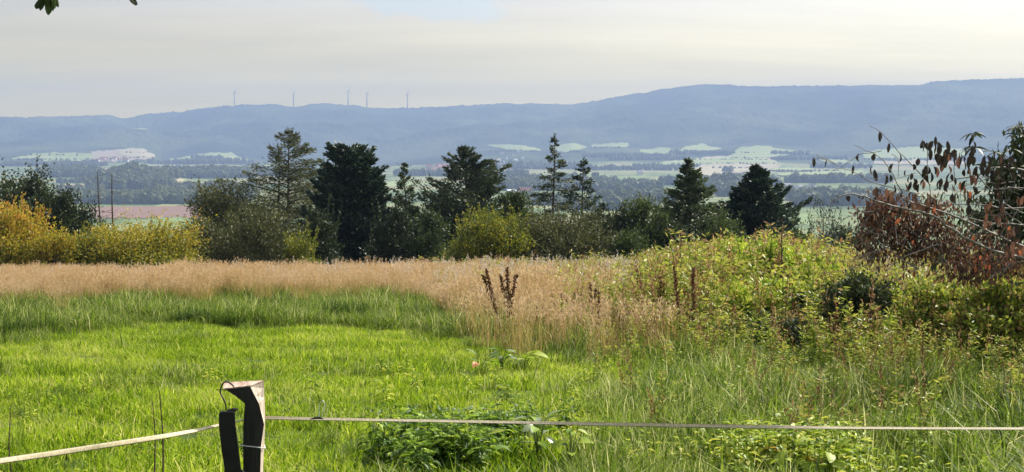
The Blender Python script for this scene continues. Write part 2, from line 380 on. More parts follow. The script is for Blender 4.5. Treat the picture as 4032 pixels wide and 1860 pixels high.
field('pale', [3100, 3300, 3500, 3700], [768, 762, 764, 770], [780, 776, 774, 776]); field('green', [2560, 2700, 2900], [742, 738, 742], [756, 752, 750]); field('beige', [1000, 1080, 1200], [716, 712, 716], [722, 722, 722]); field('pale', [1480, 1560, 1680], [722, 716, 720], [736, 734, 728])
field('pale', [2560, 2640, 2740], [705, 700, 704], [714, 716, 710]); field('green', [3060, 3200, 3400], [712, 706, 710], [718, 718, 714])
field('pale', [1000, 1100, 1240], [655, 650, 654], [660, 662, 660], 3)

# ------------------------------------------------------------------ woods: lumpy crowns instanced over each wood's own ground
woodm = leafmat('wood_leaves', [(.1, (.045, .065, .022)), (.5, (.09, .12, .036)), (.9, (.19, .20, .06))], trans=.15, spec=.1)
def ico(sub):
    bm = __import__('bmesh').new(); __import__('bmesh').ops.create_icosphere(bm, subdivisions=sub, radius=1)
    V = np.array([v.co[:] for v in bm.verts]); Fc = np.array([[v.index for v in f.verts] for f in bm.faces]); bm.free(); return V, Fc
IV, IF = ico(2)
def far_crown(i):
    m = MB(); r = np.random.default_rng(i); V = IV * [5.5, 5.5, 7] ; n = norm(IV)
    lump = 1 + .22 * np.sin(V[:, 0] * 1.1 + i) * np.cos(V[:, 2] * .9 + 2 * i) + .16 * np.sin(V[:, 1] * 2.1 + V[:, 2] * 1.7 + i)
    V = V * lump[:, None] + [0, 0, 8]
    m.add(V, np.concatenate([IF, IF[:, 2:]], 1), .3 + .25 * r.random(len(V)))
    nn = 130; k = norm(r.normal(size=(nn, 3))); P = k * [5.4, 5.4, 7.2] + [0, 0, 8]
    m.leaves(P, k + r.normal(size=(nn, 3)) * .8, r.uniform(1.2, 2.6, nn), r.uniform(1, 1.8, nn), r.random(nn))
    m.tube([(0, 0, -1), (0, 0, 4)], [.5, .4], 4, .1)
    return m.mesh('far_crown', woodm)
WOODV = variants('far_crown', [far_crown(i) for i in range(6)])
NWOOD = 0
def wood(spots, label, s0=.75, s1=1.25, rows=1, dense=1.0, depth=60):
    """spots: list of (px0, px1, py) lines seen from the meadow; trees stand on the land under them"""
    P = []
    for a, b_, py in spots:
        h0 = hit((a + b_) / 2, py, 900); wpx = 8.5 * F / h0[1] / dense
        for x in np.arange(a, b_, wpx):
            h = hit(x, py, 900)
            for k in range(rows):
                q = h * (1 + (k * depth / max(rows, 1) + rng.uniform(-8, 8)) / h[1]); xx = q[0] + rng.normal() * 4; yy = q[1]
                P.append((xx, yy, gz(xx, yy) - 1))
    n = len(P)
    scl = rng.uniform(s0, s1, (n, 1)) * rng.uniform(.85, 1.15, (n, 3))
    return scatter('wood', P, rng.uniform(0, 6.28, n), scl, rng.integers(0, 6, n), WOODV, label, 'wood')
wood([(250, 960, 806), (330, 900, 800), (560, 1000, 790), (620, 1000, 775), (700, 1000, 760)], 'grey-green wood edge directly above the pinkish ploughed field', .8, 1.3, 4)
wood([(370, 680, 748), (390, 670, 742), (400, 660, 730), (420, 640, 718), (440, 620, 706), (460, 600, 700)], 'dark rounded wooded knoll behind the two bare saplings', .9, 1.4, 3)
wood([(160, 410, 700), (170, 400, 692), (180, 380, 684)], 'blue hazy wood right of the big dark tree at the left', .9, 1.3, 4)
wood([(640, 1000, 702), (640, 1100, 694), (660, 1240, 688), (720, 1240, 680)], 'long hazy belt of woodland behind the olive willow-like tree', .9, 1.3, 4)
wood([(225, 420, 760), (240, 360, 770), (220, 380, 722)], 'thin tree belt beside the beige field at the left', .6, 1.0, 2)
wood([(1100, 1500, 700), (1560, 2080, 694)], 'flat wood belt in the valley behind the dark conifers', .8, 1.2, 3)
wood([(1900, 2330, 752), (1950, 2330, 742), (1900, 2100, 730), (1960, 2340, 722)], 'grey wood around the white-roofed barn', .8, 1.3, 3)
wood([(2350, 2420, 735), (2300, 2560, 748), (2330, 2600, 756), (2600, 2800, 730)], 'wood below the bright green fields at centre right', .8, 1.3, 3)
wood([(2780, 2940, 760), (2790, 3060, 735), (3100, 3500, 722), (2830, 2960, 775)], 'hazy blue wood between the conical larch and the dark pine', .9, 1.4, 3)
wood([(3120, 3500, 792), (3150, 3600, 812)], 'dark blue wood right of the dark pine', .9, 1.4, 3)
wood([(2380, 2620, 800), (2380, 2640, 792), (2200, 2600, 830), (2000, 2200, 810)], 'wood edge behind the twin olive trees', .8, 1.3, 3)
wood([(1830, 2330, 668), (1860, 2300, 655), (2330, 2700, 672), (2500, 2760, 664), (2400, 2700, 632), (2300, 2640, 620)], 'pale blue belts of trees around the distant village', .8, 1.2, 2, .8)
wood([(0, 420, 655), (100, 380, 650), (600, 1000, 646), (700, 960, 640), (760, 880, 630)], 'distant belts of trees below the pale foothill fields', .8, 1.2, 2, .8)
wood([(3040, 3190, 612), (3060, 3330, 632), (3200, 3430, 664), (2640, 2900, 610)], 'strips of wood between the pale foothill fields at the right', .8, 1.2, 2, .8)
wood([(2640, 3060, 634), (2730, 3060, 668), (2880, 3120, 628), (3060, 3330, 678), (1930, 2130, 598), (2170, 2310, 601), (2330, 2475, 584), (40, 400, 632), (470, 610, 626), (640, 975, 642), (2310, 2545, 716), (470, 900, 660), (1000, 1240, 662), (100, 330, 615), (2650, 2840, 599), (3190, 3420, 648), (2750, 3050, 650), (2790, 2990, 606), (500, 600, 606), (3400, 3800, 630)], 'thin hedgerows between the far pale fields', .3, .65, 1, 1.1)
wood([(2850, 2876, 682)], 'small round copse alone in the beige field', 1, 1.3, 2)

# ------------------------------------------------------------------ houses in the valley
wallm = mat('white_render', (.72, .70, .66), (.80, .78, .75), 3, .8, .05); roofr = mat('red_tiles', (.32, .13, .08), (.42, .2, .13), 2, .8, .2)
roofg = mat('grey_roof', (.25, .25, .26), (.34, .34, .35), 2, .7, .1); roofw = mat('pale_sheet_roof', (.75, .75, .75), (.85, .85, .86), 1, .35, .05); glass = mat('dark_glass', (.03, .04, .05), None, 1, .15, 0)
def house_proto(L=12, W_=9, H=5, rh=4, roof=roofr, label='', name='house', cat='house', wins=3):
    r = empty(name, (0, 0, 0), label, cat)
    m = MB(); l, w2 = L / 2, W_ / 2
    V = [(-l, -w2, -2), (l, -w2, -2), (l, w2, -2), (-l, w2, -2), (-l, -w2, H), (l, -w2, H), (l, w2, H), (-l, w2, H), (-l, 0, H + rh), (l, 0, H + rh)]
    m.add(V, [[0, 1, 5, 4], [1, 2, 6, 5], [2, 3, 7, 6], [3, 0, 4, 7], [4, 7, 8, 8], [5, 9, 6, 6]]); m.build('wall', wallm, r)
    e = .6; k = rh / w2; m = MB()
    for s in (-1, 1):
        a = np.array([(-l - e, s * (w2 + e), H - e * k + .1), (l + e, s * (w2 + e), H - e * k + .1), (l + e, 0, H + rh + .1), (-l - e, 0, H + rh + .1)])
        m.add(np.concatenate([a, a + [0, 0, .3]]), [[0, 1, 2, 3], [4, 5, 6, 7], [0, 1, 5, 4], [1, 2, 6, 5], [3, 0, 4, 7]])
    m.build('roof', roof, r)
    wm = None
    for i in range(wins):
        mm = MB().box((0, 0, 0), (.55, .06, .7))
        if wm is None: o = mm.build('window', glass, r); wm = o.data
        else: o = bpy.data.objects.new('window', wm); C.objects.link(o); o.parent = r
        o.location = (-l + (i + .5) * L / wins, -w2 - .04, 2.0)
    return r
def place_house(proto, first, px, py, s=1, rz=0, label=None, group=None):
    p = hit(px, py, 900)
    if first: o = proto
    else:
        o = proto.copy(); C.objects.link(o)
        for ch in proto.children:
            c = ch.copy(); C.objects.link(c); c.parent = o
    o.location = p; o.scale = (s,) * 3; o.rotation_euler = (0, 0, rz)
    tag(o, label, None, group); return o
def village(pts, label, group, roof, s=1.0):
    pr = house_proto(roof=roof, label=label)
    for i, (x, y) in enumerate(pts): place_house(pr, i == 0, x, y, s * rng.uniform(.8, 1.3), rng.uniform(-.7, .7), label, group)
village([(405, 634), (424, 631), (440, 636), (452, 633), (384, 641), (470, 637), (415, 641), (495, 640)], 'small white house in the hamlet below the beige dome-shaped field at the left', 'houses of the left hamlet', roofr, 1.3)
village([(1665, 684), (1682, 686), (1700, 682), (1716, 676), (1735, 670), (1750, 664), (1762, 672), (1690, 668), (1722, 658), (1745, 652), (1666, 676)], 'tiny white house in the village between the small pointed tree and the broad spruce', 'houses of the middle village', roofr, 1.3)
village([(1949, 658), (1966, 659), (1961, 640), (1975, 650), (2017, 661), (2045, 653), (2060, 655), (1977, 612), (2042, 605), (2058, 630), (2015, 614), (2075, 650), (1990, 628), (2030, 640)], 'faint pale house of the village left of the sparse tall spruce', 'houses of the village left of the sparse spruce', roofg, 1.15)
village([(3100, 742), (3116, 746), (3132, 750), (3150, 748), (3166, 752), (3182, 750), (3200, 742), (3212, 756), (3150, 762)], 'white house in the row right of the dark pine', 'houses right of the dark pine', roofg, .8)
village([(3262, 704), (3282, 703), (2520, 688), (2980, 684), (3010, 680)], 'lone pale farmhouse among the pale fields right of centre', 'scattered farmhouses among the fields', roofg, 1.0)
p_ = house_proto(14, 10, 4, 2.2, roofw, 'long low barn with a bright white roof left of the sparse tall spruce', 'barn', 'barn', 4); place_house(p_, True, 2014, 762, 1, .12)
p_ = house_proto(20, 12, 4.5, 6, roofr, 'wide farmhouse with a pinkish red roof right of the white-roofed barn', 'farmhouse', 'house', 5); place_house(p_, True, 2068, 764, 1, -.1)
p_ = house_proto(14, 10, 5, 5, roofr, 'house with a pink roof peeping out right of the big dark tree at the left', 'house', 'house', 3); place_house(p_, True, 202, 700, 1.1, .4)

# ------------------------------------------------------------------ wind turbines on the ridge
towerm = mat('turbine_paint', (.16, .165, .17), None, 1, .5, 0)
def turbine():
    r = empty('wind_turbine', (0, 0, 0), 'x', 'wind turbine', 'wind turbines on the distant ridge')
    MB().tube([(0, 0, -10), (0, 0, 50), (0, 0, 100)], [3.9, 3.3, 2.6], 10).build('tower', towerm, r)
    n = MB().box((0, -1, 101.5), (2, 5, 2)).build('nacelle', towerm, r)
    hub = MB().tube([(0, -6, 101.5), (0, -7.5, 101.5), (0, -8.5, 101.5)], [1.8, 1.5, .4], 8).build('hub', towerm, r)
    bl = MB(); Z = np.linspace(0, 1, 7); L = 44
    for z0, z1 in zip(Z[:-1], Z[1:]):
        c0, c1 = 2.0 * (1 - z0) + .3, 2.0 * (1 - z1) + .3
        V = []
        for z, c in ((z0, c0), (z1, c1)):
            for dx, dy in ((-1, -.1), (1, -.1), (1, .1), (-1, .1)): V.append((dx * c, dy * c, z * L))
        bl.add(V, [[0, 1, 5, 4], [1, 2, 6, 5], [2, 3, 7, 6], [3, 0, 4, 7]])
    bm_ = bl.mesh('blade', towerm)
    for k in range(3):
        o = bpy.data.objects.new('blade', bm_); C.objects.link(o); o.parent = r; o.location = (0, -7.4, 101.5); o.rotation_euler = (0, R(120 * k + 14), 0)
    return r
tb = turbine(); RZ = [(922, 362, 'leftmost wind turbine, standing alone on the distant ridge'), (1155, 370, 'second wind turbine from the left, in a dip of the ridge'), (1370, 360, 'wind turbine on the ridge above the dark pine, third from the left'),
    (1444, 368, 'fourth wind turbine from the left on the ridge'), (1604, 368, 'rightmost wind turbine on the distant ridge')]
for i, (px, py, lb) in enumerate(RZ):
    if i == 0: o = tb
    else:
        o = tb.copy(); C.objects.link(o)
        for ch in tb.children: c = ch.copy(); C.objects.link(c); c.parent = o
    Yt = 9350.0; p = at(px, py, Yt); o.location = (p[0], p[1], p[2] - 102); o.rotation_euler = (0, 0, R([62, 70, 40, 66, 64][i])); o['label'] = lb

# ------------------------------------------------------------------ trees
barkm = mat('bark', (.05, .04, .03), (.10, .085, .065), 14, .9, .8, (1, 1, .25)); palebark = mat('grey_bark', (.10, .09, .075), (.18, .165, .14), 14, .9, .6, (1, 1, .25))
M_pine = leafmat('pine_needles', [(.1, (.016, .034, .020)), (.5, (.034, .060, .034)), (.95, (.13, .17, .075))], .12, .5)
M_spruce = leafmat('spruce_needles', [(.1, (.028, .044, .024)), (.5, (.055, .08, .038)), (.95, (.13, .155, .065))], .15, .55)
M_larch = leafmat('larch_needles', [(.1, (.05, .06, .022)), (.5, (.10, .115, .04)), (.95, (.19, .18, .06))], .3, .6)
M_olive = leafmat('olive_leaves', [(.1, (.04, .05, .018)), (.5, (.09, .10, .03)), (.95, (.19, .18, .06))], .33, .55)
M_green = leafmat('green_tree_leaves', [(.1, (.03, .05, .015)), (.5, (.06, .09, .024)), (.95, (.13, .16, .04))], .3, .55)
M_yellow = leafmat('yellow_leaves', [(.05, (.08, .11, .015)), (.4, (.23, .24, .025)), (.75, (.46, .36, .03)), (1, (.52, .25, .06))], .42, .5)
M_dark = leafmat('dark_leaves', [(.1, (.02, .034, .012)), (.5, (.04, .058, .02)), (.95, (.09, .11, .03))], .22, .5)
M_bramble = leafmat('bramble_leaves', [(.05, (.05, .09, .012)), (.45, (.23, .36, .03)), (.75, (.54, .62, .06)), (1, (.55, .42, .10))], .38, .45)

def tree_root(name, px, Y, label, cat, group=None):
    x = Y * (px - 2016) / F; z = gz(x, Y); return empty(name, (x, Y, z - .05), label, cat, group), z
def conifer(px, top, Y, wpx, label, m, prof='cone', t0=.06, nb=90, elow=-.12, ehigh=.7, dens=70, leaf=(.2, .07), droop=0., cat='conifer', name='pine_tree', bark=barkm, spread=.12, hang=0., tsec=None, irr=.25, lean=0., offs=0.):
    r, z = tree_root(name, px, Y, label, cat); topz = at(px, top, Y)[2]; H = topz - z; Rm = wpx / F * Y / 2
    profs = {'cone': lambda t: min(1, 2.25 * (1 - t) ** .95), 'dome': lambda t: np.sqrt(np.clip(1 - t ** 2.0, 0, 1)), 'oval': lambda t: np.clip(np.sin(np.clip((t * .95 + .12), 0, 1) * math.pi) ** .6, .04, 1),
             'spire': lambda t: min(1, 2.0 * max(.95 - t, 0) ** .9 + .03)}
    pf = profs[prof]; tb_ = MB()
    tz = np.linspace(0, 1, 9); cxy = np.cumsum(rng.normal(size=(9, 2)) * .012 * H, 0) * tz[:, None] * .5; cxy[:, 0] += lean * tz ** 2
    trunk = np.column_stack([cxy, tz * H]); r0 = .012 * H + .03
    tb_.tube(trunk, r0 * (1 - tz * .93), 6)
    cr = MB()
    for i in range(nb):
        t = t0 + (1 - t0) * (i + rng.random()) / nb; t = min(t, .985); R_ = Rm * pf(t) * (1 + irr * rng.normal() * .6)
        R_ = max(R_, .12); a = rng.uniform(0, 2 * math.pi); e = elow + (ehigh - elow) * t + rng.normal() * .08
        base = np.array([np.interp(t, tz, trunk[:, 0]), np.interp(t, tz, trunk[:, 1]), H * t])
        dh = np.array([math.cos(a), math.sin(a), 0]); s = np.linspace(0, 1, 5)[:, None]
        zz = R_ * (math.tan(e) * s + (ehigh * .35 - droop) * s ** 2); pts = base + dh * R_ * s + np.concatenate([0 * s, 0 * s, zz], 1)
        tb_.tube(pts, np.linspace(.010 * R_ + .012, .006, 5), 3, cap=False)
        n = int(dens * R_ * (.6 + .4 * rng.random())) + 14; u = rng.random(n) ** .62; 
        P = np.stack([np.interp(u, s[:, 0], pts[:, k]) for k in range(3)], 1)
        lat = np.array([-dh[1], dh[0], 0]); wv = spread * R_ * (1.15 - u) + .05
        P += lat * (rng.normal(size=n) * wv * 1.3)[:, None]; P[:, 2] += rng.normal(size=n) * wv * .45 - hang * rng.random(n)
        D = dh + lat * rng.normal(size=(n, 1)) * .7 + np.array([0, 0, math.tan(e) + .25 - hang * 4]) + rng.normal(size=(n, 3)) * .35
        cr.leaves(P, D, leaf[0] * rng.uniform(.6, 1.4, n), leaf[1] * rng.uniform(.7, 1.3, n), np.clip(.45 + rng.normal(size=n) * .2 + .1 * rng.normal(), 0, 1))
    n = 26; P = np.tile([[trunk[-1, 0], trunk[-1, 1], H]], (n, 1)); P[:, 2] -= rng.random(n) * .06 * H; cr.leaves(P, rng.normal(size=(n, 3)) * .5 + [0, 0, 1], leaf[0], leaf[1], .6)
    fit(H, tb_, cr); tb_.build('trunk', bark, r); cr.build('crown', m, r); return r
def fit(H, *ms):
    top = np.percentile(ms[-1].V[0][:, 2], 100) if False else max(np.percentile(v[:, 2], 99) for v in ms[-1].V)
    for q in ms: q.V = [v * [1, 1, H / top] for v in q.V]
def broadleaf(px, top, Y, wpx, label, m, name='tree', cat='tree', nb=26, leaf=(.14, .08), dens=1.0, t0=.12, shoots=0, bark=barkm, squash=1.0, airy=1.0, tint=(.45, .22), bottom=None, topup=0., stems=1):
    r, z = tree_root(name, px, Y, label, cat); H = at(px, top, Y)[2] - z; Rm = wpx / F * Y / 2; tbm = MB(); cr = MB()
    for st in range(stems):
        off = rng.normal(size=2) * Rm * (.35 if stems > 1 else .04); tz = np.linspace(0, 1, 7); tr = np.column_stack([off[0] * tz ** .8 * 1.2, off[1] * tz ** .8, tz * H * .8])
        tbm.tube(tr, (.010 * H + .025) / stems ** .5 * (1 - tz * .9), 5)
    for i in range(nb):
        # end point in an egg-shaped crown
        k = norm(rng.normal(size=3)); pn = 2.1 if stems > 1 else 2.7; k = k / (np.abs(k) ** pn).sum() ** (1 / pn) * .97; rad = rng.uniform(.45, 1) ** .6; cz = H * (t0 + (1 - t0) * .5); hz = H * (1 - t0) * .5 * squash
        e = np.array([k[0] * Rm * rad * (1 - .25 * k[2]), k[1] * Rm * rad * (1 - .25 * k[2]), cz + k[2] * hz * rad]); e[2] = min(e[2], H * .97)
        b0 = np.array([0, 0, max(.05 * H, (e[2] - .22 * H) * .75)]); s = np.linspace(0, 1, 5)[:, None]; pts = b0 + (e - b0) * s + rng.normal(size=(5, 3)) * .04 * Rm * s; pts[:, 2] -= (.12 * Rm * np.sin(s * 3.14))[:, 0]
        tbm.tube(pts, np.linspace(.02 * Rm + .01, .006, 5), 3, cap=False)
        for q in range(7):
            c = pts[-1] * (1 - .5 * (q / 7)) + pts[2] * .5 * (q / 7) + rng.normal(size=3) * .16 * Rm
            n = int(38 * dens * airy); P = c + rng.normal(size=(n, 3)) * [.13 * Rm * airy ** .3, .13 * Rm, .11 * Rm]
            D = norm(P - [0, 0, cz]) * .6 + rng.normal(size=(n, 3)) * .7 + [0, 0, .25]
            tt = tint[0] + tint[1] * rng.normal(size=n) + topup * (P[:, 2] / H - .5) + .1 * rng.normal()
            cr.leaves(P, D, leaf[0] * rng.uniform(.6, 1.4, n), leaf[1] * rng.uniform(.7, 1.3, n), np.clip(tt, 0, 1))
    for i in range(shoots):
        a = rng.uniform(0, 6.28); q = rng.random() ** .5; b0 = np.array([math.cos(a) * Rm * .8 * q, math.sin(a) * Rm * .8 * q, H * (.55 + .25 * (1 - q))]); L = H * rng.uniform(.2, .42)
        e = b0 + [math.cos(a) * .2 * L, math.sin(a) * .2 * L, L]; tbm.tube([b0, (b0 + e) / 2, e], [.012, .009, .004], 3, cap=False)
        n = int(40 * dens); u = rng.random(n)[:, None]; P = b0 + (e - b0) * u + rng.normal(size=(n, 3)) * .035
        cr.leaves(P, (e - b0) / L + rng.normal(size=(n, 3)) * .5, leaf[0] * rng.uniform(.6, 1.2, n), leaf[1] * rng.uniform(.7, 1.1, n), np.clip(tint[0] + topup * .55 + tint[1] * rng.normal(size=n), 0, 1))
    fit(H * (1.13 if stems > 1 and shoots else 1), tbm, cr); tbm.build('trunk', bark, r); cr.build('crown', m, r); return r

# left group
broadleaf(20, 630, 72, 480, 'big dark green tree filling the left edge behind the orange bush', M_dark, nb=90, dens=2.0, t0=.02, leaf=(.17, .10))
broadleaf(125, 612, 70, 150, 'loose-topped dark tree rising right of the big dark tree at the left edge', M_dark, nb=34, dens=1.4, t0=.3, leaf=(.15, .08), shoots=8)
broadleaf(205, 720, 69, 250, 'dark tree sloping down on the right flank of the left tree group', M_dark, nb=50, dens=1.6, t0=.02, leaf=(.16, .09))
broadleaf(320, 775, 70, 210, 'grey-green small tree left of the two bare saplings', M_spruce, nb=36, dens=1.3, t0=.02, shoots=6)
# olive tree, larches, pines
broadleaf(890, 678, 74, 300, 'olive willow-like tree with a domed crown left of the tall airy larch', M_olive, nb=85, dens=1.8, t0=.06, leaf=(.16, .06), shoots=24, bark=palebark)
conifer(1130, 494, 76, 430, 'tall airy larch, the highest tree, its pointed top showing sky between the branches', M_larch, 'cone', .12, 130, -.2, .5, 130, (.17, .05), .25, name='larch_tree', bark=barkm, spread=.2, hang=.12, irr=.45)
conifer(1090, 560, 77, 260, 'second airy larch stem close left of the tallest larch', M_larch, 'oval', .2, 50, -.1, .5, 60, (.17, .05), .2, name='larch_tree', spread=.2, hang=.12, irr=.5)
conifer(1222, 640, 78, 150, 'thin drooping larch squeezed between the tallest larch and the dark pine', M_spruce, 'oval', .2, 44, -.1, .3, 60, (.17, .05), .3, name='larch_tree', spread=.2, hang=.15, irr=.5)
conifer(1375, 556, 72, 375, 'broad blackish green pine with a dense domed crown of upright shoots', M_pine, 'dome', .02, 270, -.12, .38, 140, (.23, .10), -.12, spread=.16, irr=.2)
conifer(1470, 720, 73, 170, 'dark low flank tree on the right side of the broad black pine', M_pine, 'dome', .02, 90, -.05, .8, 110, (.22, .09), -.1)
conifer(1602, 634, 73, 130, 'slim pointed green tree with a bare dark lower stem right of the black pine', M_green, 'oval', .42, 70, -.15, .55, 95, (.15, .06), .1, name='young_conifer', spread=.22)
conifer(1604, 780, 76, 240, 'low dark fir behind the bare stem of the slim pointed tree', M_pine, 'cone', .03, 90, -.1, .4, 90, (.2, .08), .1, name='fir_tree')
conifer(1825, 566, 74, 400, 'wide spruce with a ragged pointed top, in the middle of the row', M_spruce, 'cone', .08, 190, -.12, .4, 115, (.2, .075), -.02, name='spruce_tree', spread=.17, irr=.42)
conifer(1740, 740, 76, 230, 'low dark fir filling the foot of the row left of the wide spruce', M_pine, 'cone', .02, 100, -.1, .5, 90, (.2, .08), 0, name='fir_tree')
conifer(1935, 700, 77, 150, 'small ragged conifer leaning out right of the wide spruce', M_spruce, 'oval', .1, 46, 0, .8, 70, (.19, .07), -.1, name='spruce_tree', irr=.5)
conifer(2172, 518, 78, 240, 'tall sparse spruce with a bare needle-thin tip', M_spruce, 'spire', .12, 78, -.3, .25, 105, (.19, .07), .12, name='spruce_tree', spread=.15, hang=.1, irr=.35)
conifer(2296, 612, 77, 200, 'small dark spruce close right of the sparse tall one', M_pine, 'cone', .15, 70, -.2, .35, 100, (.19, .07), .05, name='spruce_tree', spread=.15, hang=.06, irr=.3)
conifer(2380, 790, 76, 170, 'low dark conifer at the right foot of the small dark spruce', M_pine, 'cone', .05, 60, -.1, .5, 80, (.19, .07), 0, name='fir_tree')
broadleaf(2475, 762, 78, 150, 'left one of two small olive green trees before the blue wood', M_green, nb=22, dens=1.2, t0=.05, leaf=(.15, .06), shoots=8)
broadleaf(2568, 752, 79, 130, 'right one of two small olive green trees before the blue wood', M_green, nb=20, dens=1.2, t0=.05, leaf=(.15, .06), shoots=6)
conifer(2712, 612, 73, 270, 'conical green larch with a feathery outline, at centre right', M_green, 'cone', .04, 230, -.1, .4, 130, (.17, .06), .05, name='larch_tree', spread=.2, hang=.05, irr=.2)
conifer(2625, 770, 75, 160, 'small green tree leaning on the left side of the conical larch', M_green, 'oval', .02, 60, -.05, .6, 90, (.17, .06), .05, name='larch_tree', spread=.2)
conifer(2988, 640, 72, 330, 'dark blue-green pine with upswept branches, rightmost of the big conifers', M_pine, 'cone', .02, 230, -.08, .36, 130, (.22, .09), -.05, irr=.18)
conifer(2850, 850, 76, 150, 'small dull green fir in the gap left of the rightmost dark pine', M_spruce, 'cone', .05, 50, -.1, .5, 80, (.19, .07), name='fir_tree')
conifer(3120, 860, 75, 150, 'small dark fir at the right foot of the rightmost dark pine', M_pine, 'cone', .05, 60, -.05, .6, 90, (.19, .08), name='fir_tree')
broadleaf(3250, 760, 64, 150, 'thin greyish half-bare tree behind the weeds right of the dark pine', M_spruce, nb=26, dens=.22, t0=.1, leaf=(.12, .05), shoots=10, bark=palebark)
# bushes in front of the trees
broadleaf(60, 800, 56, 330, 'tall bush turning orange and yellow at the left edge', M_yellow, 'autumn_bush', 'bush', nb=46, dens=1.5, t0=.0, leaf=(.12, .06), shoots=46, tint=(.40, .16), topup=.5, stems=5)
broadleaf(215, 900, 55, 180, 'yellow-green bush just right of the orange bush at the left edge', M_yellow, 'autumn_bush', 'bush', nb=24, dens=1.3, t0=.0, leaf=(.12, .06), shoots=24, tint=(.4, .15), topup=.3, stems=4)
broadleaf(570, 850, 56, 440, 'wide rounded yellow-green bush below the pinkish field', M_yellow, 'autumn_bush', 'bush', nb=80, dens=1.9, t0=.0, leaf=(.12, .06), shoots=34, tint=(.40, .17), topup=.35, stems=5)
broadleaf(370, 900, 57, 260, 'low yellow-green bush under the two bare saplings', M_yellow, 'autumn_bush', 'bush', nb=50, dens=1.5, t0=.0, leaf=(.12, .06), shoots=22, tint=(.34, .17), topup=.3, stems=4)
broadleaf(740, 890, 60, 130, 'small dark green bush between the wide yellow bush and the olive tree', M_dark, 'bush', 'bush', nb=14, dens=1.1, t0=0, stems=3)
broadleaf(850, 840, 60, 300, 'brownish olive thicket at the foot of the olive willow-like tree', M_olive, 'bush', 'bush', nb=36, dens=1.2, t0=0, leaf=(.13, .05), shoots=26, tint=(.42, .2), stems=4)
broadleaf(1050, 810, 59, 330, 'tangled olive yellow thicket at the foot of the tall airy larches', M_olive, 'bush', 'bush', nb=42, dens=1.2, t0=0, leaf=(.13, .05), shoots=36, tint=(.5, .22), stems=5)
broadleaf(1190, 900, 57, 150, 'yellowish bush before the left foot of the black pine', M_yellow, 'autumn_bush', 'bush', nb=18, dens=1.1, t0=0, leaf=(.12, .055), shoots=14, tint=(.25, .15), stems=3)
broadleaf(1930, 826, 57, 330, 'yellow-green bush in front of the wide spruce', M_yellow, 'autumn_bush', 'bush', nb=64, dens=1.6, t0=0, leaf=(.12, .055), shoots=34, tint=(.28, .17), stems=5)
broadleaf(2190, 800, 58, 360, 'olive bush in front of the sparse tall spruce', M_olive, 'bush', 'bush', nb=66, dens=1.6, t0=0, leaf=(.12, .055), shoots=36, tint=(.5, .22), stems=5)
broadleaf(2350, 850, 59, 230, 'darker olive bush right of the one below the sparse spruce', M_olive, 'bush', 'bush', nb=30, dens=1.2, t0=0, leaf=(.12, .055), shoots=24, tint=(.38, .2), stems=4)
broadleaf(2480, 920, 58, 170, 'low dull green bush below the twin olive trees', M_green, 'bush', 'bush', nb=20, dens=1.1, t0=0, shoots=10, stems=3)
for bx, bt, bw, bm_, lb in [(1535, 800, 170, M_dark, 'low dark shrub at the right foot of the broad black pine'), (1690, 820, 200, M_green, 'mid-green shrub between the slim pointed tree and the wide spruce'), (2030, 790, 190, M_green, 'shrub rising behind the yellow-green bush right of the wide spruce'),
        (2430, 830, 190, M_dark, 'dark shrub right of the darker olive bush'), (2525, 800, 240, M_green, 'green shrub at the foot of the twin olive trees'), (2640, 820, 220, M_dark, 'dark shrub at the left foot of the conical larch'), (2840, 840, 220, M_green, 'green shrub at the right foot of the conical larch'),
        (3140, 870, 220, M_green, 'green shrub left of the thin half-bare tree'), (3330, 900, 200, M_spruce, 'dull grey-green shrub right of the thin half-bare tree'), (1250, 800, 170, M_dark, 'dark shrub filling the left foot of the broad black pine'), (970, 830, 210, M_olive, 'olive shrub between the domed olive tree and the larches')]:
    broadleaf(bx, bt, 66 + (bx % 5), bw, lb, bm_, 'shrub', 'bush', nb=38, dens=1.3, t0=0, leaf=(.15, .07), shoots=10, stems=3)
# bare saplings
def sapling(px, top, Y, label, leanx):
    r, z = tree_root('bare_sapling', px, Y, label, 'dead tree'); H = at(px, top, Y)[2] - z; tz = np.linspace(0, 1, 10)
    tr = np.column_stack([leanx * tz + .05 * np.sin(tz * 5), .03 * np.cos(tz * 4), tz * H]); MB().tube(tr, .075 * (1 - tz * .8), 6).build('trunk', barkm, r)
    m = MB()
    for i in range(34):
        t = rng.uniform(.45, .98); a = rng.uniform(0, 6.28); L = rng.uniform(.2, .75) * (1.2 - t * .6); b0 = np.array([leanx * t, 0, t * H]); e = b0 + [math.cos(a) * L, math.sin(a) * L, L * rng.uniform(-.3, .5)]
        m.tube([b0, (b0 + e) / 2 + rng.normal(size=3) * .04, e], [.012, .009, .004], 3, cap=False)
    m.build('twigs', barkm, r)['kind'] = 'stuff'
sapling(395, 672, 62, 'left one of two bare thin saplings before the wooded knoll', -.05)
sapling(434, 680, 62, 'right one of two bare thin saplings, with a tuft of twigs at its top', .14)

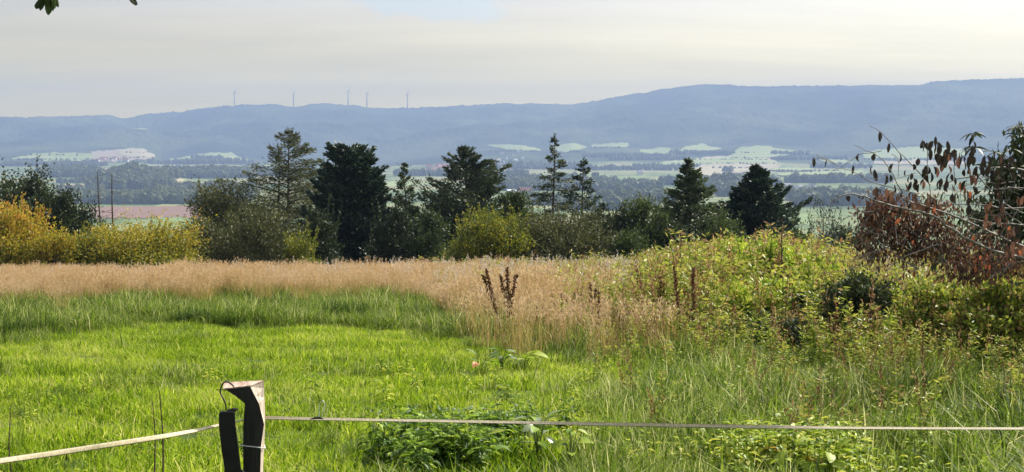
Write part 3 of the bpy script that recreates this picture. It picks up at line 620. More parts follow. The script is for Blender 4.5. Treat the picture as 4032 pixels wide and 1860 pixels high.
# ------------------------------------------------------------------ grass, reeds and weeds
M_lawn = leafmat('lawn_grass', [(0, (.03, .07, .005)), (.35, (.165, .28, .010)), (.7, (.40, .52, .02)), (1, (.64, .60, .20))], .5, .6, (.55, 1.0), .12)
M_rank = leafmat('rank_grass', [(0, (.03, .06, .012)), (.4, (.11, .18, .015)), (.7, (.25, .34, .03)), (1, (.58, .56, .26))], .48, .55, (.9, .6), .15)
M_reed = leafmat('reed_grass', [(0, (.14, .19, .035)), (.3, (.38, .30, .09)), (.6, (.50, .33, .15)), (1, (.62, .47, .31))], .4, .6, (.45, .5))
M_weed = leafmat('weeds', [(0, (.07, .11, .015)), (.35, (.24, .33, .035)), (.62, (.48, .48, .08)), (.8, (.42, .27, .13)), (1, (.14, .05, .03))], .38, .5, (.5, .3))
def disc(n, r): a = rng.uniform(0, 6.28, n); q = np.sqrt(rng.random(n)) * r; return np.stack([q * np.cos(a), q * np.sin(a), 0 * a], 1)
def lean(n, s): a = rng.uniform(0, 6.28, n); q = rng.random(n) * s; return np.stack([q * np.cos(a), q * np.sin(a), 0 * a], 1)
def clump(n, r, h0, h1, wd, ln, mt, tint=(.5, .18)):
    m = MB(); m.blades(disc(n, r) - [0, 0, .02], rng.uniform(h0, h1, n), lean(n, ln), wd * rng.uniform(.6, 1.3, n), np.clip(tint[0] + tint[1] * rng.normal(size=n), 0, 1)); return m.mesh('clump', mt)
LAWN = variants('lawn_tuft', [clump(44, .17, .05, .17, .0105, .9, M_lawn, (.5, .27)) for _ in range(8)])
RANK = variants('rank_tuft', [clump(46, .2, .16, .50, .013, 1.1, M_rank, (.5, .27)) for _ in range(8)])
def reed_clump():
    m = MB(); n = 34; P = disc(n, .26); H = rng.uniform(.8, 1.18, n); l = lean(n, .32) + [.06, 0, 0]
    m.blades(P, H, l, np.full(n, .007), rng.uniform(.25, .6, n), top=1)
    tip = P + np.array([0, 0, 1]) * (H * (1 - .28 * np.linalg.norm(l, axis=1)))[:, None] + l * H[:, None]
    for k in range(7):
        u = rng.random(n)[:, None]; q = tip - np.array([0, 0, 1]) * u * .24 - l * .2 * u + rng.normal(size=(n, 3)) * .014
        m.leaves(q, np.array([0, 0, 1]) + l + rng.normal(size=(n, 3)) * .45, .075, .014, rng.uniform(.55, 1, n))
    n2 = 46; m.blades(disc(n2, .3), rng.uniform(.4, .85, n2), lean(n2, .7), np.full(n2, .010), rng.uniform(0, .45, n2))
    return m.mesh('reed_clump', M_reed)
REED = variants('reed_clump', [reed_clump() for _ in range(7)])
def weed_plant(kind):
    m = MB(); ns = 6
    for s in range(ns):
        b0 = disc(1, .14)[0]; H = rng.uniform(.7, 1.25); l = lean(1, .35)[0]; z = np.linspace(0, 1, 5)[:, None]; pts = b0 + np.array([0, 0, H]) * z + l * z ** 1.6 * H
        dry = rng.random() < (.6 if kind == 1 else .25)
        m.tube(pts, np.linspace(.007, .003, 5), 3, .85 if dry else .3, cap=False)
        n = 34 if not dry else 46; u = rng.uniform(.12, 1, n) if not dry else rng.uniform(.5, 1, n)
        P = np.stack([np.interp(u, z[:, 0], pts[:, k]) for k in range(3)], 1); a = rng.uniform(0, 6.28, n); D = np.stack([np.cos(a), np.sin(a), rng.uniform(-.2, .9, n)], 1)
        if dry: m.leaves(P + rng.normal(size=(n, 3)) * .02, D + [0, 0, 1.2], .05, .02, rng.uniform(.7, 1.05, n))
        else: m.leaves(P, D, rng.uniform(.06, .13, n), rng.uniform(.018, .035, n), np.clip(rng.uniform(0, .4, n) + .38 * u, 0, .8))
    return m.mesh('weed_plant', M_weed)
WEED = variants('weed_plant', [weed_plant(i % 2) for i in range(8)])

EDGE_P = np.array([-2200, 0, 600, 1000, 1300, 1700, 2000, 2400, 2800, 3300, 4032, 5400]); EDGE_Y = np.array([1400, 1370, 1300, 1295, 1290, 1330, 1380, 1430, 1432, 1440, 1560, 1650])
REED_P = np.array([-800, 0, 500, 1000, 1500, 1700, 1800, 2000, 2400, 2800, 4032, 5000]); REED_Y = np.array([1215, 1215, 1215, 1200, 1190, 1230, 1300, 1345, 1405, 1425, 1540, 1600])
def y2d(py): return 1.7 / ((py - 560) / F - .07)
def sample(n, d0, d1, p=1.0, margin=1000):
    n = int(n * 6032 / 4732)
    """points spread evenly over the meadow in view"""
    y = np.sqrt(rng.uniform(d0 ** 2, d1 ** 2, n)); px = rng.uniform(-margin, 4032 + margin, n); return px, y * (px - 2016) / F, y
def edge(px, y, PP, YY): return y - np.array([y2d(v) for v in np.interp(px, PP, YY)])
def put(name, px, x, y, col_, nv, smin, smax, label, cat):
    z = land(x, y) - .01; n = len(x); return scatter(name, np.stack([x, y, z], 1), rng.uniform(0, 6.28, n), rng.uniform(smin, smax, n) if np.isscalar(smin) else smin, rng.integers(0, nv, n), col_, label, cat)
# short lawn
px, x, y = sample(28000, 6.5, 34)
e = edge(px, y, EDGE_P, EDGE_Y); k = e < rng.normal(size=len(e)) * .8 + (rng.random(len(e)) < .45) * 10; px, x, y = px[k], x[k], y[k]
s = np.clip(.82 + .8 * wob(x, y, .8, 4, 7) + rng.normal(size=len(x)) * .15, .5, 1.8)
put('lawn_grass', px, x, y, LAWN, 8, s, None, 'short bright green meadow grass', 'grass')
# rank grass: band before the reeds, the whole right foreground, scattered tufts
px, x, y = sample(26000, 6.5, 42)
e1 = edge(px, y, EDGE_P, EDGE_Y); e2 = edge(px, y, REED_P, REED_Y)
band = (e1 > rng.normal(size=len(e1)) * .8) & (rng.random(len(e1)) < np.clip(1 - (e2 - 1) / 9, .18, 1))
right = (px > 2450 + 300 * rng.normal(size=len(px)) - 0 * y) & (e1 <= 0) & (rng.random(len(px)) < .75)
low = (px > 1300 + 200 * rng.normal(size=len(px))) & (y < 13) & (rng.random(len(px)) < .35)
few = (rng.random(len(px)) < .04) | ((wob(x, y, 1.0, 3, 9) > .38) & (rng.random(len(px)) < .35))
inp = (((x + .36) / .85) ** 2 + ((y - 10.6) / 1.3) ** 2 < 1) | (((x - 2.0) / .6) ** 2 + ((y - 10.0) / .6) ** 2 < 1); k = (band | right | low | (few & (e1 < 0))) & ~inp; px, x, y, e1 = px[k], x[k], y[k], e1[k]
s = np.clip(.85 + .75 * wob(x, y, 1.1, 3, 8) + rng.normal(size=len(x)) * .15, .35, 1.6) * np.where(e1 < 0, np.interp(px, [1500, 2800, 4032], [.48, .82, 1.1]), 1.0)
put('rank_grass', px, x, y, RANK, 8, s, None, 'longer dark green rank grass', 'grass')
# golden reed grass
px, x, y = sample(15000, 19, 54); e = edge(px, y, REED_P, REED_Y)
k = (e > rng.normal(size=len(e)) * 2.1) & (rng.random(len(e)) < np.clip(1.05 - (px - 1750) / 1100, .12, 1)) & (rng.random(len(e)) < np.where(px > 1700, .8, 1)); px, x, y = px[k], x[k], y[k]
s = np.clip(.98 + .3 * wob(x, y, 2.6, 4, 10) + rng.normal(size=len(x)) * .13, .6, 1.45) * np.interp(px, [0, 400, 1100, 2000, 4032], [.62, .66, .75, .76, .74])
put('reed_grass', px, x, y, REED, 7, s, None, 'band of tall golden dry reed grass', 'grass')
# tall weeds at the right
px, x, y = sample(24000, 13, 52); e = edge(px, y, REED_P, REED_Y)
k = (e > -1.6 + np.abs(rng.normal(size=len(e))) * 2.4 * (px > 2000) - (px > 3300) * .8) & (~(np.abs(px - 3020) < 260 + 60 * rng.normal(size=len(px))) | (y > 24) | (rng.random(len(px)) < .15)) & (rng.random(len(e)) < np.clip((px - 1500) / 900, .0, 1) * np.where((px > 3300) & (y < 22), .42, 1)); px, x, y = px[k], x[k], y[k]
s = np.clip(1 + .25 * wob(x, y, 2, 3, 11) + rng.normal(size=len(x)) * .2, .5, 1.6) * np.interp(px, [1700, 2450, 2700, 3000, 3400, 4032], [.60, .70, .95, 1.05, .85, .8]) * np.clip(.72 + .1 * e[k], .45, 1.05)
put('weeds', px, x, y, WEED, 8, s, None, 'tall tangled weeds turning yellow and red', 'weeds')

def seed_clump():
    m = MB(); n = 5; P = disc(n, .35); H = rng.uniform(1.0, 1.45, n); l = lean(n, .22); m.blades(P, H, l, np.full(n, .008), rng.uniform(.5, .8, n), top=1)
    tip = P + np.array([0, 0, 1]) * (H * (1 - .28 * np.linalg.norm(l, axis=1)))[:, None] + l * H[:, None]
    for k in range(12):
        u = rng.random(n)[:, None]; m.leaves(tip - np.array([0, 0, 1]) * u * .26 - l * .2 * u + rng.normal(size=(n, 3)) * .012, np.array([0, 0, 1]) + l + rng.normal(size=(n, 3)) * .4, .08, .022, rng.uniform(.5, 1, n))
    return m.mesh('seed_clump', M_seed)
M_seed = leafmat('seed_heads', [(0, (.20, .16, .10)), (.5, (.42, .36, .27)), (1, (.66, .60, .52))], .4, .6)
SEED = variants('seed_clump', [seed_clump() for _ in range(6)])
px, x, y = sample(2600, 26, 50); e = edge(px, y, REED_P, REED_Y); k = (e > 2) & (rng.random(len(e)) < np.interp(px, [0, 1100, 1500, 2900, 4032], [.12, .4, .8, .9, .5])); px, x, y = px[k], x[k], y[k]
put('seed_grass', px, x, y, SEED, 6, rng.uniform(.62, 1.12, len(x)) * np.interp(px, [0, 1100, 4032], [.6, .74, 1.0]), None, 'pale grey seed heads standing above the reeds', 'grass')
# dark tussocks in the rank band, one by one
for tx, ty, tw, lb in [(640, 1262, 1.0, 'dark grass tussock under the golden reeds, left of centre of the meadow'), (1112, 1250, 1.3, 'largest dark tussock below the foot of the tall airy larches'), (1352, 1262, 1.2, 'dark tussock below the broad black pine'), (905, 1295, .8, 'small dark tussock at the top of the bright lawn'),
        (1740, 1300, 1.4, 'dark tussock left of the tallest dock stalk'), (110, 1330, 1.2, 'dark tussock near the left edge of the meadow'), (455, 1238, .9, 'low dark tussock at the foot of the reeds under the wide yellow-green bush'), (760, 1290, .8, 'small dark tussock between the two biggest ones at the left')]:
    Y = y2d(ty); X = Y * (tx - 2016) / F; r = empty('grass_tussock', (X, Y, gz(X, Y)), lb, 'tussock'); m = MB(); n = 420
    m.blades(disc(n, .34 * tw) * [1.4, .8, 1], rng.uniform(.2, .52, n) * tw ** .5, lean(n, 1.0), np.full(n, .014), np.clip(.16 + .2 * rng.normal(size=n), 0, 1)); m.build('blades', M_rank, r)['kind'] = 'stuff'

# ------------------------------------------------------------------ bramble and weed bushes at the right
def near_bush(px, top, Y, wpx, label, m=M_bramble, nb=40, leaf=(.07, .04), tint=(.45, .2), topup=.35, shoots=30, dens=1.5, name='bramble_bush'):
    return broadleaf(px, top, Y, wpx, label, m, name, 'bush', nb=nb, dens=dens, t0=0, leaf=leaf, shoots=shoots, tint=tint, topup=topup, stems=5)
for px, tp, Y, wp, lb, mm in [(2660, 1050, 27, 230, 'leftmost bramble bush, half in the golden grass', M_bramble), (2790, 985, 26, 300, 'yellow-green bramble bush before the conical larch', M_bramble), (2900, 955, 27, 260, 'bramble bush just left of the tallest one', M_bramble), (3010, 940, 25.5, 300, 'tallest yellow-green bramble bush below the rightmost dark pine', M_bramble),
        (3130, 975, 26, 280, 'bramble bush just right of the tallest one', M_bramble), (3240, 1020, 24.5, 260, 'green bramble bush left of the red-brown withered tree', M_bramble), (2880, 1120, 23, 330, 'low bright bramble at the left front of the bramble bank', M_bramble), (3070, 1100, 22.5, 340, 'low bramble in the middle front of the bramble bank', M_bramble),
        (3230, 1130, 22, 300, 'dark green bramble at the right front of the bramble bank', M_dark), (2960, 1230, 20.8, 330, 'dark low bramble at the foot of the bramble bank', M_green), (3140, 1240, 20.4, 330, 'darkest low bramble in the shade at the foot of the bank', M_dark)]:
    near_bush(px, tp, Y, wp, lb, mm, nb=30, dens=1.2, leaf=(.075, .042), tint=(.45, .26), shoots=22)
near_bush(3420, 1080, 20, 330, 'dark bramble thicket below the withered tree', M_dark, nb=36, tint=(.5, .2))
near_bush(3700, 1060, 18.5, 380, 'mixed thicket with yellow leaves under the withered branches', M_weed, nb=40, tint=(.45, .25), topup=0)
near_bush(3980, 1060, 17.5, 380, 'brown thicket at the right edge under the withered tree', M_weed, nb=36, tint=(.6, .25), topup=0)

# ------------------------------------------------------------------ dried dock stalks
M_dock = leafmat('dried_dock', [(0, (.07, .03, .018)), (.5, (.18, .08, .045)), (1, (.32, .16, .08))], .1, .8)
stemm = mat('dark_stem', (.03, .018, .012), (.07, .04, .025), 20, .8, .2)
def dock(px, base, top, leanpx, label, name='dock_stalk', cat='dried plant', heads=(0, .06, -.05), dense=44, Y=None, group=None):
    Y = Y or y2d(base + (50 if dense >= 40 else 0)); b0 = at(px, base, Y); b0[2] = gz(b0[0], Y); H = at(px, top, Y)[2] - b0[2]; r = empty(name, b0, label, cat, group); lx = leanpx / F * Y
    for h in heads:
        z = np.linspace(0, 1, 7)[:, None]; zz = z if h == 0 else .45 + .5 * z
        pts = np.concatenate([lx * zz + h * 2.2 * z ** 1.3, .03 * np.sin(zz * 5 + px), H * zz * (1 if h == 0 else .96)], 1)
        MB().tube(pts, np.linspace(.011, .004, 7) * H, 4).build('stem', stemm, r)
        if dense:
            n = int(dense * (5 if h == 0 else 3)); u = rng.uniform(.42 if h == 0 else .3, 1, n); P = np.stack([np.interp(u, z[:, 0], pts[:, k]) for k in range(3)], 1)
            P += rng.normal(size=(n, 3)) * .017 * H * (1.2 - u)[:, None] ** .5
            MB().leaves(P, rng.normal(size=(n, 3)) * .6 + [0, 0, 1], (.034 if dense >= 40 else .02) * H, .024 * H, rng.random(n)).build('seed_head', M_dock, r)['kind'] = 'stuff'
    return r
dock(2012, 1340, 1060, -15, 'tallest dark red-brown dried dock stalk, forked at its top')
dock(1985, 1310, 1062, -72, 'dried dock stalk leaning left beside the tallest one', heads=(0, -.03))
for i, (px, b, tp, l, lb) in enumerate([(2335, 1290, 1120, -10, 'dark dried dock stalk right of the tallest pair, in the golden grass'), (2354, 1330, 1150, 4, 'short dried dock stalk in the golden grass, nearly touching its left neighbour'),
    (2512, 1250, 1165, -12, 'small reddish dock head among the yellow weeds'), (2690, 1320, 1050, -40, 'dried dock stalk leaning left before the brambles'), (2216, 1270, 1160, -4, 'thin short dock stalk between the tallest dock and the yellow weeds'),
    (2722, 1330, 1060, 6, 'upright dock stalk at the left foot of the brambles'), (2590, 1300, 1090, 10, 'thin dark dock stalk among yellow weeds left of the brambles'), (2105, 1300, 1210, 8, 'lowest dock stalk, just right of the tallest one')]):
    dock(px, b + 30, tp, l, lb, heads=(0,) if i % 2 else (0, .04), dense=40)
for px, b, tp, l, lb in [(3637, 1560, 1290, -10, 'tall dark dry stem in the reddish weeds, left of the yellow leaf'), (3775, 1500, 1270, -14, 'dark dry stem right of the yellow leaf'), (3478, 1480, 1270, -10, 'leftmost dark dry stem in the reddish weeds at the right'), (3520, 1500, 1350, -20, 'short leaning dry stem in the reddish weeds'),
    (3870, 1490, 1290, -14, 'dark dry stem near the right edge with a reddish tip'), (3960, 1480, 1270, -12, 'tall dry stem close to the right edge'), (3690, 1450, 1260, 2, 'thin upright dry stem between two darker ones at the right')]:
    dock(px, b, tp, l, lb, 'dry_stem', heads=(0,), dense=24)
dock(640, 1700, 1535, -6, 'taller dark stem standing alone in the lawn left of the fence post', 'dry_stem', heads=(0,), dense=0, Y=9.5); dock(608, 1690, 1580, -4, 'shorter dark stem beside the taller one in the lawn left of the post', 'dry_stem', heads=(0,), dense=0, Y=9.6)
dock(40, 1700, 1600, 0, 'thin dark stem in the lawn near the left edge', 'dry_stem', heads=(0,), dense=0, Y=9.8)
dock(3075, 1130, 870, 2, 'pale upright grass stem sticking up before the dark pine', 'dry_stem', heads=(0,), dense=6, Y=24)

# ------------------------------------------------------------------ leafy plants in the foreground
M_nettle = leafmat('nettle_leaves', [(0, (.03, .07, .008)), (.45, (.11, .21, .014)), (.7, (.30, .44, .025)), (1, (.50, .58, .05))], .4, .5, None, .3)
M_lime = leafmat('lime_leaves', [(0, (.12, .20, .02)), (.5, (.34, .44, .035)), (1, (.66, .64, .09))], .45, .5, None, .3)
def leafy(mt, H, L, n_pairs, ns=1):
    m = MB()
    for s in range(ns):
        b0 = disc(1, .08)[0]; l = lean(1, .3)[0]; z = np.linspace(0, 1, 5)[:, None]; pts = b0 + np.array([0, 0, H * rng.uniform(.8, 1.1)]) * z + l * z * H
        m.tube(pts, np.linspace(.005, .002, 5), 3, .3, cap=False)
        for k in range(n_pairs):
            u = .2 + .8 * k / (n_pairs - 1); c = np.array([np.interp(u, z[:, 0], pts[:, q]) for q in range(3)]); a0 = k * 1.57 + rng.normal() * .3
            for a in (a0, a0 + 3.14):
                d = np.array([math.cos(a), math.sin(a), -.15 + .5 * (u > .85) + rng.normal() * .15]); d /= np.linalg.norm(d); sd_ = np.cross(d, [0, 0, 1]); sd_ /= np.linalg.norm(sd_); up = np.cross(sd_, d)
                Ls = L * (1.25 - .6 * u) * rng.uniform(.8, 1.2); W2 = Ls * .27; st = c + d * .02; tn = np.clip(.45 + .25 * rng.normal(), 0, 1)
                V = [st, st + d * Ls * .35 + sd_ * W2 + up * .12 * Ls, st + d * Ls * .45, st + d * Ls * .35 - sd_ * W2 + up * .12 * Ls, st + d * Ls * .72 + sd_ * W2 * .62 + up * .03 * Ls, st + d * Ls - up * .18 * Ls, st + d * Ls * .72 - sd_ * W2 * .62 + up * .03 * Ls, ]
                m.add(V, [[0, 1, 2, 2], [0, 2, 3, 3], [1, 4, 5, 2], [2, 5, 6, 3]], tn)
    return m
NETTLE = variants('nettle_plant', [leafy(M_nettle, .34, .11, 5, 3).mesh('nettle_plant', M_nettle) for _ in range(6)])
LIME = variants('lime_plant', [leafy(M_lime, .28, .095, 5, 3).mesh('lime_plant', M_lime) for _ in range(6)])
def patch(name, n, cx0, cy0, rx, ry, col_, label, s=(.8, 1.2)):
    K = 11; ca = rng.uniform(0, 6.28, K); cq = np.sqrt(rng.random(K)); c_ = rng.integers(0, K, n); sg = rng.uniform(.10, .34, K)[c_]
    x = cx0 + rx * (cq * np.cos(ca))[c_] * .85 + rx * sg * rng.normal(size=n); y = cy0 + ry * (cq * np.sin(ca))[c_] * .85 + ry * sg * rng.normal(size=n)
    P = np.stack([x, y, land(x, y) - .02], 1); return scatter(name, P, rng.uniform(0, 6.28, n), rng.uniform(*s, n), rng.integers(0, 6, n), col_, label, 'plants')
def gxy(px, py): Y = y2d(py); return Y * (px - 2016) / F, Y
X0, Y0 = gxy(1750, 1830); patch('nettle_patch', 200, X0, Y0, .66, .95, NETTLE, 'dark green patch of nettles under the fence tape, right of the post', (.6, 1.05))
X0, Y0 = gxy(2000, 1760); patch('nettle_patch', 40, X0, Y0, .35, .6, NETTLE, 'smaller nettle clump behind the tape at centre', (.6, .9))
X0, Y0 = gxy(3080, 1860); patch('leafy_patch', 100, X0, Y0, .55, .6, LIME, 'yellow-green leafy patch at the bottom right of centre', (.6, 1.25))
X0, Y0 = gxy(3150, 1640); patch('leafy_patch', 26, X0, Y0, 1.0, 1.1, LIME, 'loose pale leafy plants behind the fence tape at the right', (.6, 1.0))
px, x, y = sample(900, 8, 18); k = (edge(px, y, EDGE_P, EDGE_Y) < 1) & (rng.random(len(px)) < np.interp(px, [1400, 2400, 3200, 4032], [.04, .25, .8, .9])); px, x, y = px[k], x[k], y[k]
put('low_weeds', px, x, y, LIME, 6, .45, .95, 'scattered low leafy weeds in the rank grass at the right', 'weeds')
px, x, y = sample(700, 7.5, 26); k = (edge(px, y, EDGE_P, EDGE_Y) < 0) & (wob(x, y, 1.7, 2, 12) > .1); px, x, y = px[k], x[k], y[k]
put('low_weeds', px, x, y, NETTLE, 6, .28, .5, 'small dark leafy weeds dotted through the lawn', 'weeds')
px, x, y = sample(1500, 9.5, 20); k = (edge(px, y, REED_P, REED_Y) < 0) & (rng.random(len(px)) < np.interp(px, [2200, 2800, 3300, 4032], [.0, .12, .5, .7]) * np.interp(y, [9.5, 13, 18], [.12, .6, 1])); px, x, y = px[k], x[k], y[k]
put('ragged_weeds', px, x, y, WEED, 8, rng.uniform(.3, .62, len(x)), None, 'ragged half-dry weeds thinning out towards the tape at the right', 'weeds')
# broad-leaved plants with leaves one can pick out
def broad_leaf_mesh(L, Wd, mt, name='leaf', curl=.25, k=6):
    m = MB(); u = np.linspace(0, 1, k + 1); wv = np.sin(np.pi * np.clip(u * .93 + .05, 0, 1)) ** .8 * Wd / 2; V = []
    for i in range(k + 1): zc = -curl * L * u[i] ** 2; V += [(-wv[i], u[i] * L, zc + .25 * wv[i]), (0, u[i] * L, zc), (wv[i], u[i] * L, zc + .25 * wv[i])]
    Q = [[3 * i + j, 3 * i + j + 1, 3 * i + j + 4, 3 * i + j + 3] for i in range(k) for j in (0, 1)]
    m.add(V, Q, .5); me = m.mesh(name, mt, True); return me
M_whitish = leafmat('glossy_leaves', [(0, (.08, .13, .03)), (1, (.2, .26, .1))], .2, .18, None, .9)
M_orange = leafmat('orange_leaf', [(0, (.5, .16, .05)), (1, (.65, .24, .08))], .35, .45)
M_yleaf = leafmat('yellow_leaf', [(0, (.6, .42, .08)), (1, (.75, .5, .12))], .4, .45)
LM = {'g': broad_leaf_mesh(.16, .085, M_nettle), 'w': broad_leaf_mesh(.17, .08, M_whitish), 'o': broad_leaf_mesh(.12, .075, M_orange, curl=.5), 'l': broad_leaf_mesh(.15, .085, M_lime), 'y': broad_leaf_mesh(.15, .1, M_yleaf, curl=.4)}
def rosette(px, py, n, kinds, label, s=1.0, H=.22, name='broad_leaved_weed', spread=.5):
    X, Y = gxy(px, py); r = empty(name, (X, Y, gz(X, Y)), label, 'plant'); m = MB()
    for i in range(n):
        a = i * 2.4 + rng.normal() * .2; h = H * rng.uniform(.4, 1.1); e = np.array([math.cos(a), math.sin(a), 0]) * .1 * s * rng.uniform(.3, 1.2) + [0, 0, h]
        m.tube([(0, 0, -.02), e * [.4, .4, .6], e], [.005, .004, .003], 4)
        o = bpy.data.objects.new('leaf', LM[kinds[i % len(kinds)]]); C.objects.link(o); o.parent = r; o.location = e; o.rotation_euler = (rng.normal() * .3 + .15, rng.normal() * .3, a - 1.57); o.scale = (s * rng.uniform(.75, 1.25),) * 3
    m.build('stem', mat('green_stem', (.08, .12, .03), (.12, .16, .05), 10, .6, 0), r); return r
rosette(1975, 1470, 14, 'gwwg', 'broad-leaved weed with whitish glossy leaves at the foot of the tallest dock stalk', .75, .3)
rosette(1890, 1480, 6, 'ggoggg', 'small dark weed carrying one orange leaf at the lawn edge', 1.1, .22)
rosette(2065, 1465, 9, 'llgl', 'fresh lime green weed right of the one with whitish leaves', 1.2, .25)
rosette(2120, 1835, 12, 'wwgw', 'weed with shining white leaves below the tape at centre', .7, .32)
rosette(1900, 1870, 10, 'glgg', 'weed with one long bright green leaf at the right edge of the nettles', .9, .3)
rosette(3270, 1900, 12, 'll', 'bright yellow-green leafy weed at the bottom, right of centre', .9, .26)
rosette(3130, 1900, 12, 'lyll', 'yellowish leafy weed at the bottom edge, left of the brightest one', .85, .25)
rosette(2250, 1850, 10, 'lg', 'arching bright green weed right of the shining white leaves', .8, .28)

# ------------------------------------------------------------------ withered tree at the right
M_brown = leafmat('withered_leaves', [(0, (.035, .022, .018)), (.45, (.12, .065, .045)), (.8, (.27, .12, .07)), (1, (.50, .22, .11))], .35, .6)
M_darkleaf = leafmat('hanging_dark_leaves', [(0, (.022, .02, .014)), (1, (.05, .035, .025))], .2, .5)
twigm = mat('silvery_bark', (.12, .10, .085), (.30, .265, .23), 30, .6, .5)
YT = 14.0
def cpx(x, y): return 3132 + x / 1.4844, 400 + y / 1.4844
xr, yr = at(4500, 900, YT)[:2]; wt = empty('withered_tree', (xr, yr, gz(xr, yr)), 'withered tree reaching in from the right edge with silvery branches and red-brown hanging leaves', 'tree')
W0 = np.array(wt.location)
def bpts(pl, y0, y1): return np.array([at(*cpx(*p), y0 + (y1 - y0) * i / (len(pl) - 1)) for i, p in enumerate(pl)])
BR = [([(1600, 1010), (1336, 920), (1200, 885), (1100, 850), (980, 790), (880, 720), (800, 665), (700, 640), (560, 610), (440, 570), (350, 540), (280, 540), (210, 590)], .017, 14, 13.2),
 ([(1600, 950), (1336, 850), (1230, 810), (1140, 765), (1040, 720), (900, 660), (760, 610), (680, 590), (600, 560), (560, 530)], .015, 14.1, 13.5),
 ([(1600, 640), (1336, 620), (1200, 625), (1130, 605), (1000, 595), (850, 610)], .012, 14.2, 14.1), ([(1600, 470), (1336, 400), (1250, 385), (1150, 385), (1080, 430), (930, 455), (810, 520)], .013, 14.2, 13.8),
 ([(1600, 540), (1336, 500), (1220, 505), (1090, 515)], .009, 14.4, 14.3), ([(1400, 730), (1260, 715), (1150, 715), (1050, 690), (940, 660)], .010, 14, 13.9),
 ([(640, 600), (600, 480), (520, 345), (450, 300), (345, 255)], .005, 13.7, 13.4), ([(790, 490), (690, 380), (610, 300), (500, 180), (430, 140)], .005, 13.9, 13.6),
 ([(850, 830), (760, 860), (620, 915)], .009, 13.9, 13.6), ([(740, 560), (640, 520), (460, 480), (330, 400), (230, 390), (185, 445)], .005, 13.8, 13.3), ([(720, 980), (600, 910), (510, 840), (450, 790)], .009, 13.8, 13.6),
 ([(500, 290), (440, 300), (370, 310), (270, 385)], .004, 13.5, 13.4), ([(470, 640), (370, 655), (300, 680), (230, 740), (205, 800)], .005, 13.6, 13.4), ([(770, 240), (770, 420), (790, 540)], .004, 13.8, 13.8),
 ([(1070, 440), (1180, 560), (1240, 700)], .006, 14, 14), ([(1400, 800), (1336, 730), (1220, 640)], .009, 14.2, 14.1), ([(1500, 930), (1336, 935), (1245, 940), (1210, 1020), (1160, 1000)], .007, 13.8, 13.7), ([(930, 455), (925, 360), (940, 300)], .004, 13.9, 13.9),
 ([(600, 440), (605, 330), (560, 310)], .003, 13.7, 13.7), ([(930, 640), (925, 560), (920, 530)], .004, 13.9, 13.9), ([(1216, 1000), (1210, 880), (1215, 820)], .006, 13.9, 13.9), ([(120, 310), (200, 350), (260, 380)], .003, 13.4, 13.4), ([(105, 360), (110, 325), (180, 340), (240, 365)], .003, 13.4, 13.4),
 ([(700, 420), (560, 460), (440, 450)], .003, 13.8, 13.6), ([(1080, 430), (1000, 440), (985, 560)], .004, 13.9, 13.9), ([(1500, 700), (1330, 600), (1250, 700), (1200, 900)], .007, 14.3, 14.2), ([(1000, 760), (960, 830), (900, 900)], .006, 13.9, 13.9)]
for pl, r0, y0, y1 in BR:
    if pl[0][0] == 1600: pl = [(2030, pl[0][1] + 70)] + pl
    p = bpts(pl, y0, y1); t_ = np.linspace(0, len(p) - 1, (len(p) - 1) * 3 + 1); 
    q = np.stack([np.interp(t_, np.arange(len(p)), p[:, k]) for k in range(3)], 1); ker = np.array([.25, .5, .25])
    for k in range(3): q[1:-1, k] = np.convolve(q[:, k], ker, 'same')[1:-1]
    q[1:-1] += rng.normal(size=(len(q) - 2, 3)) * .004
    MB().tube(q - W0, np.linspace(r0, max(.0025, r0 * .3), len(q)) * 1.05, 6).build('branch', twigm, wt, True)
tz = np.linspace(0, 1, 8)[:, None]; MB().tube(np.concatenate([.1 * np.sin(tz * 3), 0 * tz, tz * 3.6], 1), np.linspace(.14, .05, 8), 8).build('trunk', twigm, wt, True)
def hang_leaf_mesh(L, Wd, mt, bend):
    m = MB(); k = 6; u = np.linspace(0, 1, k + 1); wv = np.sin(np.pi * np.clip(u * .9 + .06, 0, 1)) ** .7 * Wd / 2; V = []
    for i in range(k + 1): off = bend * L * math.sin(u[i] * 2.4); V += [(-wv[i], off + .6 * wv[i], -u[i] * L), (0, off, -u[i] * L), (wv[i], off + .6 * wv[i], -u[i] * L)]
    m.add(V, [[3 * i + j, 3 * i + j + 1, 3 * i + j + 4, 3 * i + j + 3] for i in range(k) for j in (0, 1)], .5); return m.mesh('leaf', mt, True)
HL = [hang_leaf_mesh(.105, .055, M_darkleaf, .12), hang_leaf_mesh(.12, .045, M_darkleaf, -.15), hang_leaf_mesh(.09, .06, M_darkleaf, .2), hang_leaf_mesh(.11, .05, M_brown, .1)]
M_orl = leafmat('orange_withered_leaf', [(0, (.35, .10, .05)), (1, (.5, .16, .07))], .35, .5); HL.append(hang_leaf_mesh(.075, .038, M_orl, .15))
